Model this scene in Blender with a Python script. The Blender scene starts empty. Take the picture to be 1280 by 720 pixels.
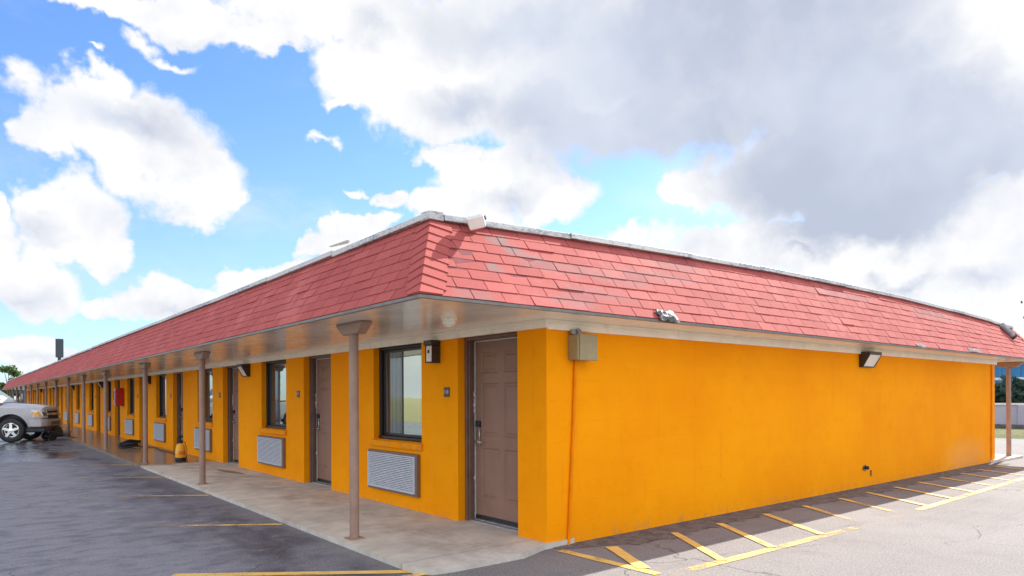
import bpy, bmesh, math, random
from math import sin, cos, radians, pi, atan, atan2, sqrt
from mathutils import Vector, Matrix, noise
random.seed(11)
SC = bpy.context.scene
COL = SC.collection

# ------------------------------------------------------------------ helpers
def tag(o, label=None, cat=None, group=None, kind=None):
    if label: o['label'] = label
    if cat: o['category'] = cat
    if group: o['group'] = group
    if kind: o['kind'] = kind
    return o

def empty(name, loc=(0, 0, 0), rz=0.0, label=None, cat=None, group=None):
    o = bpy.data.objects.new(name, None)
    COL.objects.link(o)
    o.location = loc
    o.rotation_euler = (0, 0, rz)
    o.empty_display_size = 0.2
    return tag(o, label, cat, group)

class MB:
    """collects shapes and builds ONE mesh object"""
    def __init__(self):
        self.v = []; self.f = []; self.m = []; self.val = []
    def quadmesh(self, vs, fs, mi=0, val=0.5):
        b = len(self.v)
        self.v += [tuple(p) for p in vs]
        for f in fs:
            self.f.append(tuple(i + b for i in f)); self.m.append(mi); self.val.append(val)
    def box(self, x0, x1, y0, y1, z0, z1, mi=0, val=0.5):
        vs = [(x0,y0,z0),(x1,y0,z0),(x1,y1,z0),(x0,y1,z0),(x0,y0,z1),(x1,y0,z1),(x1,y1,z1),(x0,y1,z1)]
        self.hexa(vs, mi, val)
    def hexa(self, vs, mi=0, val=0.5):
        self.quadmesh(vs, [(0,3,2,1),(4,5,6,7),(0,1,5,4),(1,2,6,5),(2,3,7,6),(3,0,4,7)], mi, val)
    def tube(self, pts, r, n=10, mi=0, caps=True, val=0.5):
        pts = [Vector(p) for p in pts]
        rs = r if isinstance(r, (list, tuple)) else [r]*len(pts)
        rings = []
        up = None
        for i, p in enumerate(pts):
            t = (pts[min(i+1, len(pts)-1)] - pts[max(i-1, 0)]).normalized()
            if up is None:
                up = Vector((0,0,1)) if abs(t.z) < 0.9 else Vector((1,0,0))
            a = t.cross(up).normalized(); b = a.cross(t).normalized()
            up = b
            rings.append([p + (a*cos(2*pi*k/n) + b*sin(2*pi*k/n))*rs[i] for k in range(n)])
        vs = [q for rg in rings for q in rg]
        fs = []
        for i in range(len(rings)-1):
            for k in range(n):
                k2 = (k+1) % n
                fs.append((i*n+k, i*n+k2, (i+1)*n+k2, (i+1)*n+k))
        if caps:
            fs.append(tuple(range(n))[::-1]); fs.append(tuple((len(rings)-1)*n + k for k in range(n)))
        self.quadmesh(vs, fs, mi, val)
    def lathe(self, prof, n=24, origin=(0,0,0), axis='z', mi=0, val=0.5):
        ox, oy, oz = origin
        vs = []
        for (r, h) in prof:
            for k in range(n):
                a = 2*pi*k/n
                if axis == 'z': vs.append((ox+r*cos(a), oy+r*sin(a), oz+h))
                elif axis == 'y': vs.append((ox+r*cos(a), oy+h, oz+r*sin(a)))
                else: vs.append((ox+h, oy+r*cos(a), oz+r*sin(a)))
        fs = []
        for i in range(len(prof)-1):
            for k in range(n):
                k2 = (k+1) % n
                fs.append((i*n+k, i*n+k2, (i+1)*n+k2, (i+1)*n+k))
        self.quadmesh(vs, fs, mi, val)
    def build(self, name, mats, parent=None, smooth=False, bevel=0.0, seg=2, fix=True, sharp=40):
        me = bpy.data.meshes.new(name)
        me.from_pydata(self.v, [], self.f)
        if not isinstance(mats, (list, tuple)): mats = [mats]
        for m in mats: me.materials.append(m)
        me.polygons.foreach_set('material_index', self.m)
        at = me.attributes.new('tone', 'FLOAT', 'FACE')
        at.data.foreach_set('value', self.val)
        if fix or bevel:
            bm = bmesh.new(); bm.from_mesh(me)
            if bevel:
                bmesh.ops.bevel(bm, geom=list(bm.edges), offset=bevel, segments=seg, affect='EDGES', clamp_overlap=True, profile=0.5)
            bmesh.ops.recalc_face_normals(bm, faces=list(bm.faces))
            bm.to_mesh(me); bm.free()
        if smooth:
            me.shade_smooth() if hasattr(me, 'shade_smooth') else [setattr(p, 'use_smooth', True) for p in me.polygons]
            try: me.set_sharp_from_angle(angle=radians(sharp))
            except Exception: pass
        me.update()
        o = bpy.data.objects.new(name, me)
        COL.objects.link(o)
        if parent: o.parent = parent
        return o

def copy_tree(o, parent=None):
    c = o.copy(); COL.objects.link(c)
    if parent: c.parent = parent
    for ch in list(o.children): copy_tree(ch, c)
    return c

# ------------------------------------------------------------------ materials
class NT:
    def __init__(self, mat):
        self.t = mat.node_tree; self.n = self.t.nodes; self.l = self.t.links
    def node(self, typ, **kw):
        nd = self.n.new(typ)
        for k, v in kw.items():
            if k == 'inp':
                for kk, vv in v.items():
                    if hasattr(vv, 'is_linked') or isinstance(vv, bpy.types.NodeSocket): self.l.new(vv, nd.inputs[kk])
                    else: nd.inputs[kk].default_value = vv
            else: setattr(nd, k, v)
        return nd
    def math(self, op, a, b=0.0, c=None, clamp=False):
        nd = self.n.new('ShaderNodeMath'); nd.operation = op; nd.use_clamp = clamp
        for i, x in enumerate((a, b) if c is None else (a, b, c)):
            if isinstance(x, bpy.types.NodeSocket): self.l.new(x, nd.inputs[i])
            else: nd.inputs[i].default_value = x
        return nd.outputs[0]
    def mix(self, fac, a, b, blend='MIX'):
        nd = self.n.new('ShaderNodeMix'); nd.data_type = 'RGBA'; nd.blend_type = blend
        for sock, x in ((nd.inputs[0], fac), (nd.inputs[6], a), (nd.inputs[7], b)):
            if isinstance(x, bpy.types.NodeSocket): self.l.new(x, sock)
            elif isinstance(x, (tuple, list)): sock.default_value = (*x[:3], 1)
            else: sock.default_value = x
        return nd.outputs[2]
    def noise(self, co, scale, detail=4, rough=0.55, dist=0.0):
        nd = self.node('ShaderNodeTexNoise', inp={'Scale': scale, 'Detail': detail, 'Roughness': rough, 'Distortion': dist})
        if co is not None: self.l.new(co, nd.inputs['Vector'])
        return nd.outputs['Fac']
    def smooth(self, x, lo, hi, a=0.0, b=1.0):
        nd = self.n.new('ShaderNodeMapRange'); nd.interpolation_type = 'SMOOTHSTEP'
        self.l.new(x, nd.inputs[0])
        for i, vv in zip((1,2,3,4), (lo, hi, a, b)): nd.inputs[i].default_value = vv
        return nd.outputs[0]
    def blob(self, co, loc, scale, rot=0.0):
        mp = self.n.new('ShaderNodeMapping'); mp.vector_type = 'TEXTURE'
        mp.inputs['Location'].default_value = loc; mp.inputs['Scale'].default_value = scale
        mp.inputs['Rotation'].default_value = (0, 0, rot)
        self.l.new(co, mp.inputs['Vector'])
        g = self.n.new('ShaderNodeTexGradient'); g.gradient_type = 'SPHERICAL'
        self.l.new(mp.outputs[0], g.inputs[0])
        return g.outputs['Fac']
    def scaled(self, co, s):
        mp = self.n.new('ShaderNodeMapping'); mp.inputs['Scale'].default_value = s
        self.l.new(co, mp.inputs['Vector']); return mp.outputs[0]

def newmat(name):
    m = bpy.data.materials.new(name); m.use_nodes = True
    nt = NT(m)
    b = m.node_tree.nodes['Principled BSDF']
    return m, nt, b

def setin(b, k, v, nt=None):
    if isinstance(v, bpy.types.NodeSocket): nt.l.new(v, b.inputs[k])
    elif isinstance(v, (tuple, list)) and len(v) == 3: b.inputs[k].default_value = (*v, 1)
    else: b.inputs[k].default_value = v

def plain(name, col, rough=0.6, metal=0.0, var=0.12, vscale=6.0, bump=0.0, bscale=60.0, spec=0.5, dirt=0.0, dirtcol=(0.1,0.08,0.06)):
    m, nt, b = newmat(name)
    tc = nt.node('ShaderNodeTexCoord').outputs['Object']
    n = nt.noise(tc, vscale, 5, 0.6)
    lo = tuple(c*(1-var) for c in col); hi = tuple(min(1, c*(1+var)) for c in col)
    c = nt.mix(nt.smooth(n, 0.3, 0.7), lo, hi)
    if dirt:
        d = nt.smooth(nt.noise(tc, vscale*2.3, 7, 0.7), 0.52, 0.75)
        oi = nt.node('ShaderNodeObjectInfo').outputs['Random']
        c = nt.mix(nt.math('MULTIPLY', d, nt.math('MULTIPLY', nt.math('ADD', oi, 0.5), dirt)), c, dirtcol)
        c = nt.mix(nt.math('MULTIPLY', oi, 0.13), c, tuple(k*0.6 for k in col))
    setin(b, 'Base Color', c, nt); setin(b, 'Roughness', nt.smooth(n, 0.2, 0.8, rough*0.88, min(1, rough*1.12)), nt)
    b.inputs['Metallic'].default_value = metal
    b.inputs['Specular IOR Level'].default_value = spec
    if bump:
        bp = nt.node('ShaderNodeBump', inp={'Strength': bump, 'Distance': 0.01, 'Height': nt.noise(tc, bscale, 4, 0.6)})
        nt.l.new(bp.outputs[0], b.inputs['Normal'])
    return m

# orange painted masonry
def mat_wall():
    m, nt, b = newmat('orange_painted_masonry')
    tc = nt.node('ShaderNodeTexCoord').outputs['Object']
    big = nt.noise(tc, 0.55, 4, 0.6); mid = nt.noise(tc, 5.0, 6, 0.65)
    c = nt.mix(nt.smooth(big, 0.3, 0.7), (0.91, 0.292, 0.001), (0.99, 0.355, 0.0015))
    c = nt.mix(nt.smooth(mid, 0.5, 0.8, 0, 0.35), c, (0.72, 0.24, 0.004))
    # dusty scuffed band near the ground
    sep = nt.node('ShaderNodeSeparateXYZ', inp={0: tc})
    band = nt.smooth(nt.math('ADD', sep.outputs[2], nt.math('MULTIPLY', mid, 0.35)), 0.36, 0.1)
    c = nt.mix(nt.math('MULTIPLY', band, nt.smooth(nt.noise(tc, 9, 6, 0.7), 0.42, 0.7, 0, 0.55)), c, (0.34, 0.2, 0.1))
    # chalky patch low on the gable wall
    ch = nt.blob(tc, (11.2, 0, 0.2), (1.7, 3, 0.55))
    c = nt.mix(nt.math('MULTIPLY', nt.smooth(ch, 0.05, 0.9), nt.smooth(mid, 0.3, 0.7, 0.1, 0.4)), c, (0.75, 0.42, 0.2))
    # vertical run-off streaks
    st = nt.noise(nt.scaled(tc, (5, 5, 0.3)), 1.6, 5, 0.7)
    c = nt.mix(nt.smooth(st, 0.56, 0.75, 0, 0.22), c, (0.6, 0.2, 0.008))
    setin(b, 'Base Color', c, nt)
    setin(b, 'Roughness', nt.smooth(mid, 0.3, 0.7, 0.65, 0.8), nt)
    b.inputs['Specular IOR Level'].default_value = 0.06
    # faint block courses + paint texture
    def course(ax):
        comb = nt.node('ShaderNodeCombineXYZ'); nt.l.new(sep.outputs[ax], comb.inputs[0]); nt.l.new(sep.outputs[2], comb.inputs[1])
        br = nt.node('ShaderNodeTexBrick', inp={'Scale': 1.0, 'Mortar Size': 0.006, 'Mortar Smooth': 1.0, 'Brick Width': 0.4, 'Row Height': 0.2})
        nt.l.new(comb.outputs[0], br.inputs['Vector']); return br.outputs['Fac']
    h = nt.math('MULTIPLY', course(0), -0.35)
    h = nt.math('ADD', h, nt.math('MULTIPLY', nt.noise(tc, 70, 5, 0.7), 0.3))
    h = nt.math('ADD', h, nt.math('MULTIPLY', nt.noise(tc, 3, 3, 0.5), 0.8))
    bp = nt.node('ShaderNodeBump', inp={'Strength': 0.35, 'Distance': 0.012, 'Height': h})
    nt.l.new(bp.outputs[0], b.inputs['Normal'])
    return m

def mat_shingle():
    m, nt, b = newmat('red_asphalt_shingle')
    tc = nt.node('ShaderNodeTexCoord').outputs['Object']
    tone = nt.node('ShaderNodeAttribute', attribute_name='tone').outputs['Fac']
    c = nt.mix(tone, (0.335, 0.072, 0.063), (0.44, 0.106, 0.088))
    gr = nt.noise(tc, 160, 3, 0.8)
    c = nt.mix(nt.smooth(gr, 0.35, 0.7, 0, 0.28), c, (0.42, 0.05, 0.06))
    big = nt.noise(tc, 0.9, 5, 0.65)
    c = nt.mix(nt.smooth(big, 0.52, 0.72, 0, 0.32), c, (0.66, 0.22, 0.20))
    # bare patches where the paint and granules have worn off (gable slope)
    spots = [(-0.65,0.77,.11,.045,.9),(-0.50,0.66,.11,.05,.85),(-0.31,0.61,.2,.03,.7),(-0.84,0.40,.085,.045,.85),
             (0.15,0.53,.65,.06,.42),(0.75,0.49,.45,.06,.36),(0.2,0.27,.4,.05,.34),(0.45,0.24,.4,.05,.3),(1.9,0.83,.55,.06,.38),
             (5.8,0.86,1.0,.06,.4),(9.3,0.8,1.1,.09,.42),(-1.2,0.06,.22,.05,.45),(-0.1,0.12,.3,.06,.45),(1.4,.62,.7,.06,.4)]
    warp = nt.node('ShaderNodeTexNoise', inp={'Scale': 9.0, 'Detail': 4.0, 'Roughness': 0.7})
    nt.l.new(tc, warp.inputs['Vector'])
    wv = nt.node('ShaderNodeVectorMath', operation='SUBTRACT', inp={0: warp.outputs['Color'], 1: (0.5,0.5,0.5)})
    wv = nt.node('ShaderNodeVectorMath', operation='SCALE', inp={0: wv.outputs[0], 'Scale': 0.22})
    wc = nt.node('ShaderNodeVectorMath', operation='ADD', inp={0: tc, 1: wv.outputs[0]}).outputs[0]
    tot = None
    for (x, t, sx, st, amp) in spots:
        z = 2.18 + 0.85*t; y = -0.53 + 0.56*t
        g = nt.math('MULTIPLY', nt.smooth(nt.blob(wc, (x, y, z), (sx*1.5, 0.16, st*1.7)), 0.1, 0.5), amp)
        tot = g if tot is None else nt.math('MAXIMUM', tot, g)
    sc = nt.smooth(nt.noise(tc, 14, 7, 0.75), 0.66, 0.74, 0, 0.35)
    fac = nt.math('MAXIMUM', nt.math('MULTIPLY', tot, nt.smooth(nt.noise(tc, 26, 5, 0.75), 0.3, 0.52)), nt.math('MULTIPLY', sc, nt.smooth(big, 0.45, 0.6)))
    c = nt.mix(fac, c, (0.235, 0.165, 0.155))
    setin(b, 'Base Color', c, nt); b.inputs['Roughness'].default_value = 0.85; b.inputs['Specular IOR Level'].default_value = 0.25
    bp = nt.node('ShaderNodeBump', inp={'Strength': 0.5, 'Distance': 0.004, 'Height': nt.noise(tc, 220, 2, 0.7)})
    nt.l.new(bp.outputs[0], b.inputs['Normal'])
    return m

def mat_asphalt():
    m, nt, b = newmat('worn_asphalt')
    tc = nt.node('ShaderNodeTexCoord').outputs['Object']
    big = nt.noise(tc, 0.35, 5, 0.6); mid = nt.noise(tc, 2.2, 7, 0.65); fine = nt.noise(tc, 90, 3, 0.8); spk = nt.noise(tc, 38, 2, 0.6)
    sep = nt.node('ShaderNodeSeparateXYZ', inp={0: tc})
    c = nt.mix(nt.smooth(big, 0.3, 0.7), (0.165, 0.150, 0.145), (0.215, 0.198, 0.190))
    c = nt.mix(nt.smooth(mid, 0.45, 0.75, 0, 0.5), c, (0.125, 0.113, 0.112))
    c = nt.mix(nt.smooth(fine, 0.45, 0.75, 0, 0.5), c, (0.31, 0.29, 0.275))
    c = nt.mix(nt.smooth(spk, 0.60, 0.70, 0, 0.6), c, (0.075, 0.07, 0.07))
    spot = nt.noise(tc, 7, 3, 0.6)
    c = nt.mix(nt.smooth(spot, 0.66, 0.74, 0, 0.5), c, (0.085, 0.078, 0.078))
    # tyre-darkened diagonal lanes
    rot = nt.node('ShaderNodeMapping'); rot.inputs['Rotation'].default_value = (0, 0, 0.55); rot.inputs['Scale'].default_value = (0.25, 2.2, 1)
    nt.l.new(tc, rot.inputs['Vector'])
    lane = nt.noise(rot.outputs[0], 1.7, 7, 0.68)
    c = nt.mix(nt.smooth(lane, 0.54, 0.68, 0, 0.42), c, (0.125, 0.113, 0.11))
    # long drive-lane streaks of wear
    st = nt.noise(nt.scaled(tc, (0.35, 2.6, 1)), 1.3, 6, 0.7)
    c = nt.mix(nt.smooth(st, 0.55, 0.72, 0, 0.35), c, (0.265, 0.245, 0.232))
    # older oil-stained, sealed bays along the walkway (x < -1.4)
    bay = nt.smooth(nt.math('ADD', sep.outputs[0], nt.math('MULTIPLY', nt.math('SUBTRACT', mid, 0.5), 1.0)), -1.25, -1.95)
    c = nt.mix(nt.math('MULTIPLY', bay, nt.smooth(sep.outputs[1], -0.6, 0.3, 0, 0.8)), c, (0.245, 0.232, 0.258))
    near = nt.smooth(nt.math('ADD', sep.outputs[0], nt.math('MULTIPLY', nt.math('SUBTRACT', mid, 0.5), 2.2)), -3.1, -1.9)
    st2 = nt.noise(nt.scaled(tc, (1.0, 0.55, 1)), 1.5, 6, 0.65)
    damp = nt.math('MULTIPLY', nt.math('MULTIPLY', near, bay), nt.smooth(st2, 0.40, 0.60, 0.30, 0.95))
    c = nt.mix(damp, c, (0.034, 0.034, 0.050))
    ag = nt.noise(tc, 55, 2, 0.9)
    c = nt.mix(nt.smooth(ag, 0.55, 0.66, 0, 0.65), c, (0.06, 0.058, 0.066))
    c = nt.mix(nt.smooth(ag, 0.43, 0.33, 0, 0.6), c, (0.40, 0.38, 0.37))
    mot = nt.noise(nt.scaled(tc, (0.8, 1.5, 1)), 3.2, 8, 0.7)
    c = nt.mix(nt.math('MULTIPLY', bay, nt.smooth(mot, 0.46, 0.66, 0, 0.65)), c, (0.09, 0.087, 0.105))
    c = nt.mix(nt.math('MULTIPLY', bay, nt.smooth(mot, 0.44, 0.30, 0, 0.6)), c, (0.34, 0.325, 0.345))
    # cracks
    vor = nt.node('ShaderNodeTexVoronoi', feature='DISTANCE_TO_EDGE', inp={'Scale': 0.55})
    wp = nt.node('ShaderNodeTexNoise', inp={'Scale': 2.5, 'Detail': 5.0}); nt.l.new(tc, wp.inputs['Vector'])
    wa = nt.node('ShaderNodeVectorMath', operation='MULTIPLY_ADD', inp={0: wp.outputs['Color'], 1: (0.7,0.7,0), 2: tc})
    nt.l.new(wa.outputs[0], vor.inputs['Vector'])
    crack = nt.math('MULTIPLY', nt.smooth(vor.outputs['Distance'], 0.010, 0.0), nt.smooth(big, 0.5, 0.6))
    c = nt.mix(nt.math('MULTIPLY', crack, 0.6), c, (0.05, 0.048, 0.05))
    # washed wet sheet further along, by the pickup truck
    wy = nt.math('ADD', sep.outputs[1], nt.math('MULTIPLY', nt.math('SUBTRACT', mid, 0.5), 3.0))
    wet = nt.math('MULTIPLY', nt.smooth(wy, 13.4, 14.6), nt.smooth(nt.noise(tc, 0.8, 4, 0.6), 0.28, 0.45))
    wet = nt.math('MULTIPLY', wet, nt.smooth(sep.outputs[0], -1.6, -2.7, 0.25, 1.0))
    c = nt.mix(nt.math('MULTIPLY', wet, 0.75), c, (0.045, 0.045, 0.052))
    setin(b, 'Base Color', c, nt)
    r = nt.math('SUBTRACT', 0.88, nt.math('MULTIPLY', damp, 0.38))
    r = nt.math('SUBTRACT', r, nt.math('MULTIPLY', wet, nt.smooth(mid, 0.35, 0.65, 0.74, 0.55)), clamp=True)
    setin(b, 'Roughness', nt.math('MAXIMUM', r, 0.05), nt)
    h = nt.math('ADD', nt.math('MULTIPLY', fine, 0.6), nt.math('MULTIPLY', spk, 0.5))
    h = nt.math('SUBTRACT', h, crack)
    bp = nt.node('ShaderNodeBump', inp={'Distance': 0.012, 'Height': h})
    setin(bp, 'Strength', nt.math('SUBTRACT', 0.6, nt.math('MULTIPLY', wet, 0.45)), nt)
    nt.l.new(bp.outputs[0], b.inputs['Normal'])
    return m

def mat_concrete():
    m, nt, b = newmat('walkway_concrete')
    tc = nt.node('ShaderNodeTexCoord').outputs['Object']
    sep = nt.node('ShaderNodeSeparateXYZ', inp={0: tc})
    big = nt.noise(tc, 0.9, 5, 0.6); mid = nt.noise(tc, 4, 7, 0.68); fine = nt.noise(tc, 110, 2, 0.7)
    c = nt.mix(nt.smooth(mid, 0.3, 0.7), (0.47, 0.42, 0.345), (0.63, 0.57, 0.485))
    c = nt.mix(nt.smooth(big, 0.48, 0.72, 0, 0.6), c, (0.29, 0.24, 0.195))
    c = nt.mix(nt.smooth(fine, 0.5, 0.8, 0, 0.25), c, (0.62, 0.58, 0.52))
    # dark traffic stain down the middle of the walk
    mid_band = nt.smooth(nt.math('ABSOLUTE', nt.math('ADD', sep.outputs[0], 0.62)), 0.62, 0.15)
    c = nt.mix(nt.math('MULTIPLY', mid_band, nt.smooth(nt.noise(tc, 2.2, 6, 0.7), 0.4, 0.65, 0, 0.5)), c, (0.25, 0.2, 0.165))
    # joints across the walk
    jt = nt.math('ABSOLUTE', nt.math('SUBTRACT', nt.math('FRACT', nt.math('DIVIDE', nt.math('ADD', sep.outputs[1], 0.9), 2.214)), 0.5))
    jn = nt.smooth(jt, 0.0032, 0.0016)
    c = nt.mix(nt.math('MULTIPLY', jn, 0.6), c, (0.09, 0.075, 0.065))
    # streak of spilt water near the third door
    s1 = nt.blob(tc, (-0.42, 8.45, 0.05), (0.14, 0.95, 0.5), 0.12)
    c = nt.mix(nt.math('MULTIPLY', nt.smooth(nt.math('ADD', s1, nt.math('MULTIPLY', nt.math('SUBTRACT', mid, 0.5), 0.4)), 0.25, 0.5), 0.75), c, (0.10, 0.08, 0.065))
    # soaked stretch being washed
    wy = nt.math('ADD', sep.outputs[1], nt.math('MULTIPLY', nt.math('SUBTRACT', mid, 0.5), 1.2))
    wet = nt.smooth(wy, 10.65, 10.95)
    c = nt.mix(nt.math('MULTIPLY', wet, 0.75), c, (0.15, 0.095, 0.055))
    setin(b, 'Base Color', c, nt)
    setin(b, 'Roughness', nt.math('SUBTRACT', 0.8, nt.math('MULTIPLY', wet, 0.58)), nt)
    h = nt.math('ADD', nt.math('MULTIPLY', fine, 0.4), nt.math('MULTIPLY', mid, 0.5))
    h = nt.math('SUBTRACT', h, jn)
    bp = nt.node('ShaderNodeBump', inp={'Distance': 0.01, 'Height': h})
    setin(bp, 'Strength', nt.math('SUBTRACT', 0.4, nt.math('MULTIPLY', wet, 0.34)), nt)
    nt.l.new(bp.outputs[0], b.inputs['Normal'])
    return m

def mat_paint_line():
    m, nt, b = newmat('worn_yellow_paint')
    tc = nt.node('ShaderNodeTexCoord').outputs['Object']
    tone = nt.node('ShaderNodeAttribute', attribute_name='tone').outputs['Fac']
    c = nt.mix(nt.smooth(nt.noise(tc, 8, 5, 0.6), 0.3, 0.7), (0.72, 0.42, 0.09), (0.80, 0.52, 0.16))
    setin(b, 'Base Color', c, nt); b.inputs['Roughness'].default_value = 0.7
    wear = nt.math('ADD', nt.math('MULTIPLY', nt.noise(tc, 70, 6, 0.8), 0.72), nt.math('MULTIPLY', nt.noise(tc, 3.2, 4, 0.6), 0.5))
    vis = nt.smooth(nt.math('ADD', wear, nt.math('MULTIPLY', tone, 0.33)), 0.86, 0.68)
    tr = nt.node('ShaderNodeBsdfTransparent'); ms = nt.node('ShaderNodeMixShader')
    out = nt.n['Material Output']
    nt.l.new(vis, ms.inputs[0]); nt.l.new(tr.outputs[0], ms.inputs[1]); nt.l.new(b.outputs[0], ms.inputs[2]); nt.l.new(ms.outputs[0], out.inputs[0])
    return m

def mat_patch():
    m, nt, b = newmat('rough_tar_edging')
    tc = nt.node('ShaderNodeTexCoord').outputs['Object']
    c = nt.mix(nt.smooth(nt.noise(tc, 6, 7, 0.75), 0.35, 0.65), (0.085, 0.075, 0.07), (0.20, 0.17, 0.155))
    c = nt.mix(nt.smooth(nt.noise(tc, 55, 3, 0.7), 0.55, 0.7, 0, 0.6), c, (0.33, 0.29, 0.27))
    setin(b, 'Base Color', c, nt); b.inputs['Roughness'].default_value = 0.95
    bp = nt.node('ShaderNodeBump', inp={'Strength': 0.9, 'Distance': 0.03, 'Height': nt.noise(tc, 24, 6, 0.75)})
    nt.l.new(bp.outputs[0], b.inputs['Normal'])
    return m

def mat_soffit():
    m, nt, b = newmat('glossy_painted_soffit')
    tc = nt.node('ShaderNodeTexCoord').outputs['Object']
    n = nt.noise(nt.scaled(tc, (1.2, 0.5, 1)), 2.4, 6, 0.65)
    c = nt.mix(nt.smooth(n, 0.3, 0.7), (0.88, 0.80, 0.66), (0.94, 0.90, 0.82))
    c = nt.mix(nt.smooth(nt.noise(tc, 3, 7, 0.7), 0.58, 0.75, 0, 0.3), c, (0.55, 0.43, 0.31))
    setin(b, 'Base Color', c, nt)
    setin(b, 'Roughness', nt.smooth(n, 0.3, 0.7, 0.17, 0.28), nt)
    b.inputs['Specular IOR Level'].default_value = 0.45
    b.inputs['Coat Weight'].default_value = 0.3; b.inputs['Coat Roughness'].default_value = 0.16
    sep = nt.node('ShaderNodeSeparateXYZ', inp={0: tc})
    h = nt.math('ADD', nt.math('MULTIPLY', nt.noise(nt.scaled(tc, (1, 0.4, 1)), 1.6, 3, 0.5), 0.8), nt.math('MULTIPLY', nt.noise(tc, 40, 3, 0.6), 0.03))
    bp = nt.node('ShaderNodeBump', inp={'Strength': 0.22, 'Distance': 0.03, 'Height': h})
    nt.l.new(bp.outputs[0], b.inputs['Normal'])
    return m

def mat_cap():
    m, nt, b = newmat('flaking_white_flashing')
    tc = nt.node('ShaderNodeTexCoord').outputs['Object']
    n = nt.noise(nt.scaled(tc, (1, 1, 2)), 16, 7, 0.75)
    n2 = nt.noise(tc, 1.1, 3, 0.5)
    fl = nt.smooth(nt.math('ADD', n, nt.math('MULTIPLY', nt.math('SUBTRACT', n2, 0.5), 0.5)), 0.50, 0.58)
    c = nt.mix(fl, (0.52, 0.505, 0.475), (0.30, 0.30, 0.30))
    setin(b, 'Base Color', c, nt); setin(b, 'Roughness', nt.smooth(fl, 0, 1, 0.55, 0.45), nt)
    setin(b, 'Metallic', nt.math('MULTIPLY', fl, 0.5), nt)
    bp = nt.node('ShaderNodeBump', inp={'Strength': 0.5, 'Distance': 0.006, 'Height': n})
    nt.l.new(bp.outputs[0], b.inputs['Normal'])
    return m

def mat_glass(name, refl=0.55, tint=(0.80, 0.90, 0.82), dark=(0.03, 0.035, 0.04), rough=0.02, curtain=False):
    m, nt, b = newmat(name)
    tc = nt.node('ShaderNodeTexCoord').outputs['Object']
    d = nt.node('ShaderNodeBsdfDiffuse'); d.inputs['Color'].default_value = (*dark, 1)
    if curtain:
        w = nt.node('ShaderNodeTexWave', bands_direction='Y', inp={'Scale': 3.0, 'Distortion': 3.0, 'Detail': 3.0, 'Detail Scale': 0.8})
        nt.l.new(nt.scaled(tc, (1, 1, 0.35)), w.inputs['Vector'])
        oi = nt.node('ShaderNodeObjectInfo').outputs['Random']
        cc_ = nt.mix(w.outputs['Fac'], (0.02, 0.028, 0.032), (0.12, 0.135, 0.14))
        nt.l.new(nt.mix(nt.math('MULTIPLY', oi, 0.7), cc_, (0.02, 0.022, 0.025)), d.inputs['Color'])
    g = nt.node('ShaderNodeBsdfGlossy', inp={'Roughness': rough}); g.inputs['Color'].default_value = (*tint, 1)
    bp = nt.node('ShaderNodeBump', inp={'Strength': 0.06, 'Distance': 0.02, 'Height': nt.noise(tc, 2.0, 2, 0.5)})
    nt.l.new(bp.outputs[0], g.inputs['Normal'])
    lw = nt.node('ShaderNodeFresnel', inp={'IOR': 1.5})
    fac = nt.math('ADD', refl, nt.math('MULTIPLY', lw.outputs[0], 1.0 - refl), clamp=True)
    ms = nt.node('ShaderNodeMixShader'); nt.l.new(fac, ms.inputs[0]); nt.l.new(d.outputs[0], ms.inputs[1]); nt.l.new(g.outputs[0], ms.inputs[2])
    nt.l.new(ms.outputs[0], nt.n['Material Output'].inputs[0])
    return m

def mat_leaf(name, c0, c1):
    m, nt, b = newmat(name)
    tone = nt.node('ShaderNodeAttribute', attribute_name='tone').outputs['Fac']
    setin(b, 'Base Color', nt.mix(tone, c0, c1), nt)
    b.inputs['Roughness'].default_value = 0.6
    tl = nt.node('ShaderNodeBsdfTranslucent'); nt.l.new(nt.mix(tone, c0, c1), tl.inputs['Color'])
    ms = nt.node('ShaderNodeMixShader'); ms.inputs[0].default_value = 0.3
    nt.l.new(b.outputs[0], ms.inputs[1]); nt.l.new(tl.outputs[0], ms.inputs[2]); nt.l.new(ms.outputs[0], nt.n['Material Output'].inputs[0])
    return m

def mat_grass(name='grass', a=(0.10, 0.13, 0.025), bb=(0.21, 0.19, 0.07), cc=(0.06, 0.09, 0.02)):
    m, nt, b = newmat(name)
    tc = nt.node('ShaderNodeTexCoord').outputs['Object']
    n = nt.noise(tc, 0.25, 6, 0.65); f = nt.noise(tc, 12, 4, 0.7)
    c = nt.mix(nt.smooth(n, 0.35, 0.65), a, bb)
    c = nt.mix(nt.smooth(f, 0.4, 0.7, 0, 0.5), c, cc)
    setin(b, 'Base Color', c, nt); b.inputs['Roughness'].default_value = 0.95
    bp = nt.node('ShaderNodeBump', inp={'Strength': 1.0, 'Distance': 0.08, 'Height': nt.noise(tc, 18, 5, 0.8)})
    nt.l.new(bp.outputs[0], b.inputs['Normal'])
    return m

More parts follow.
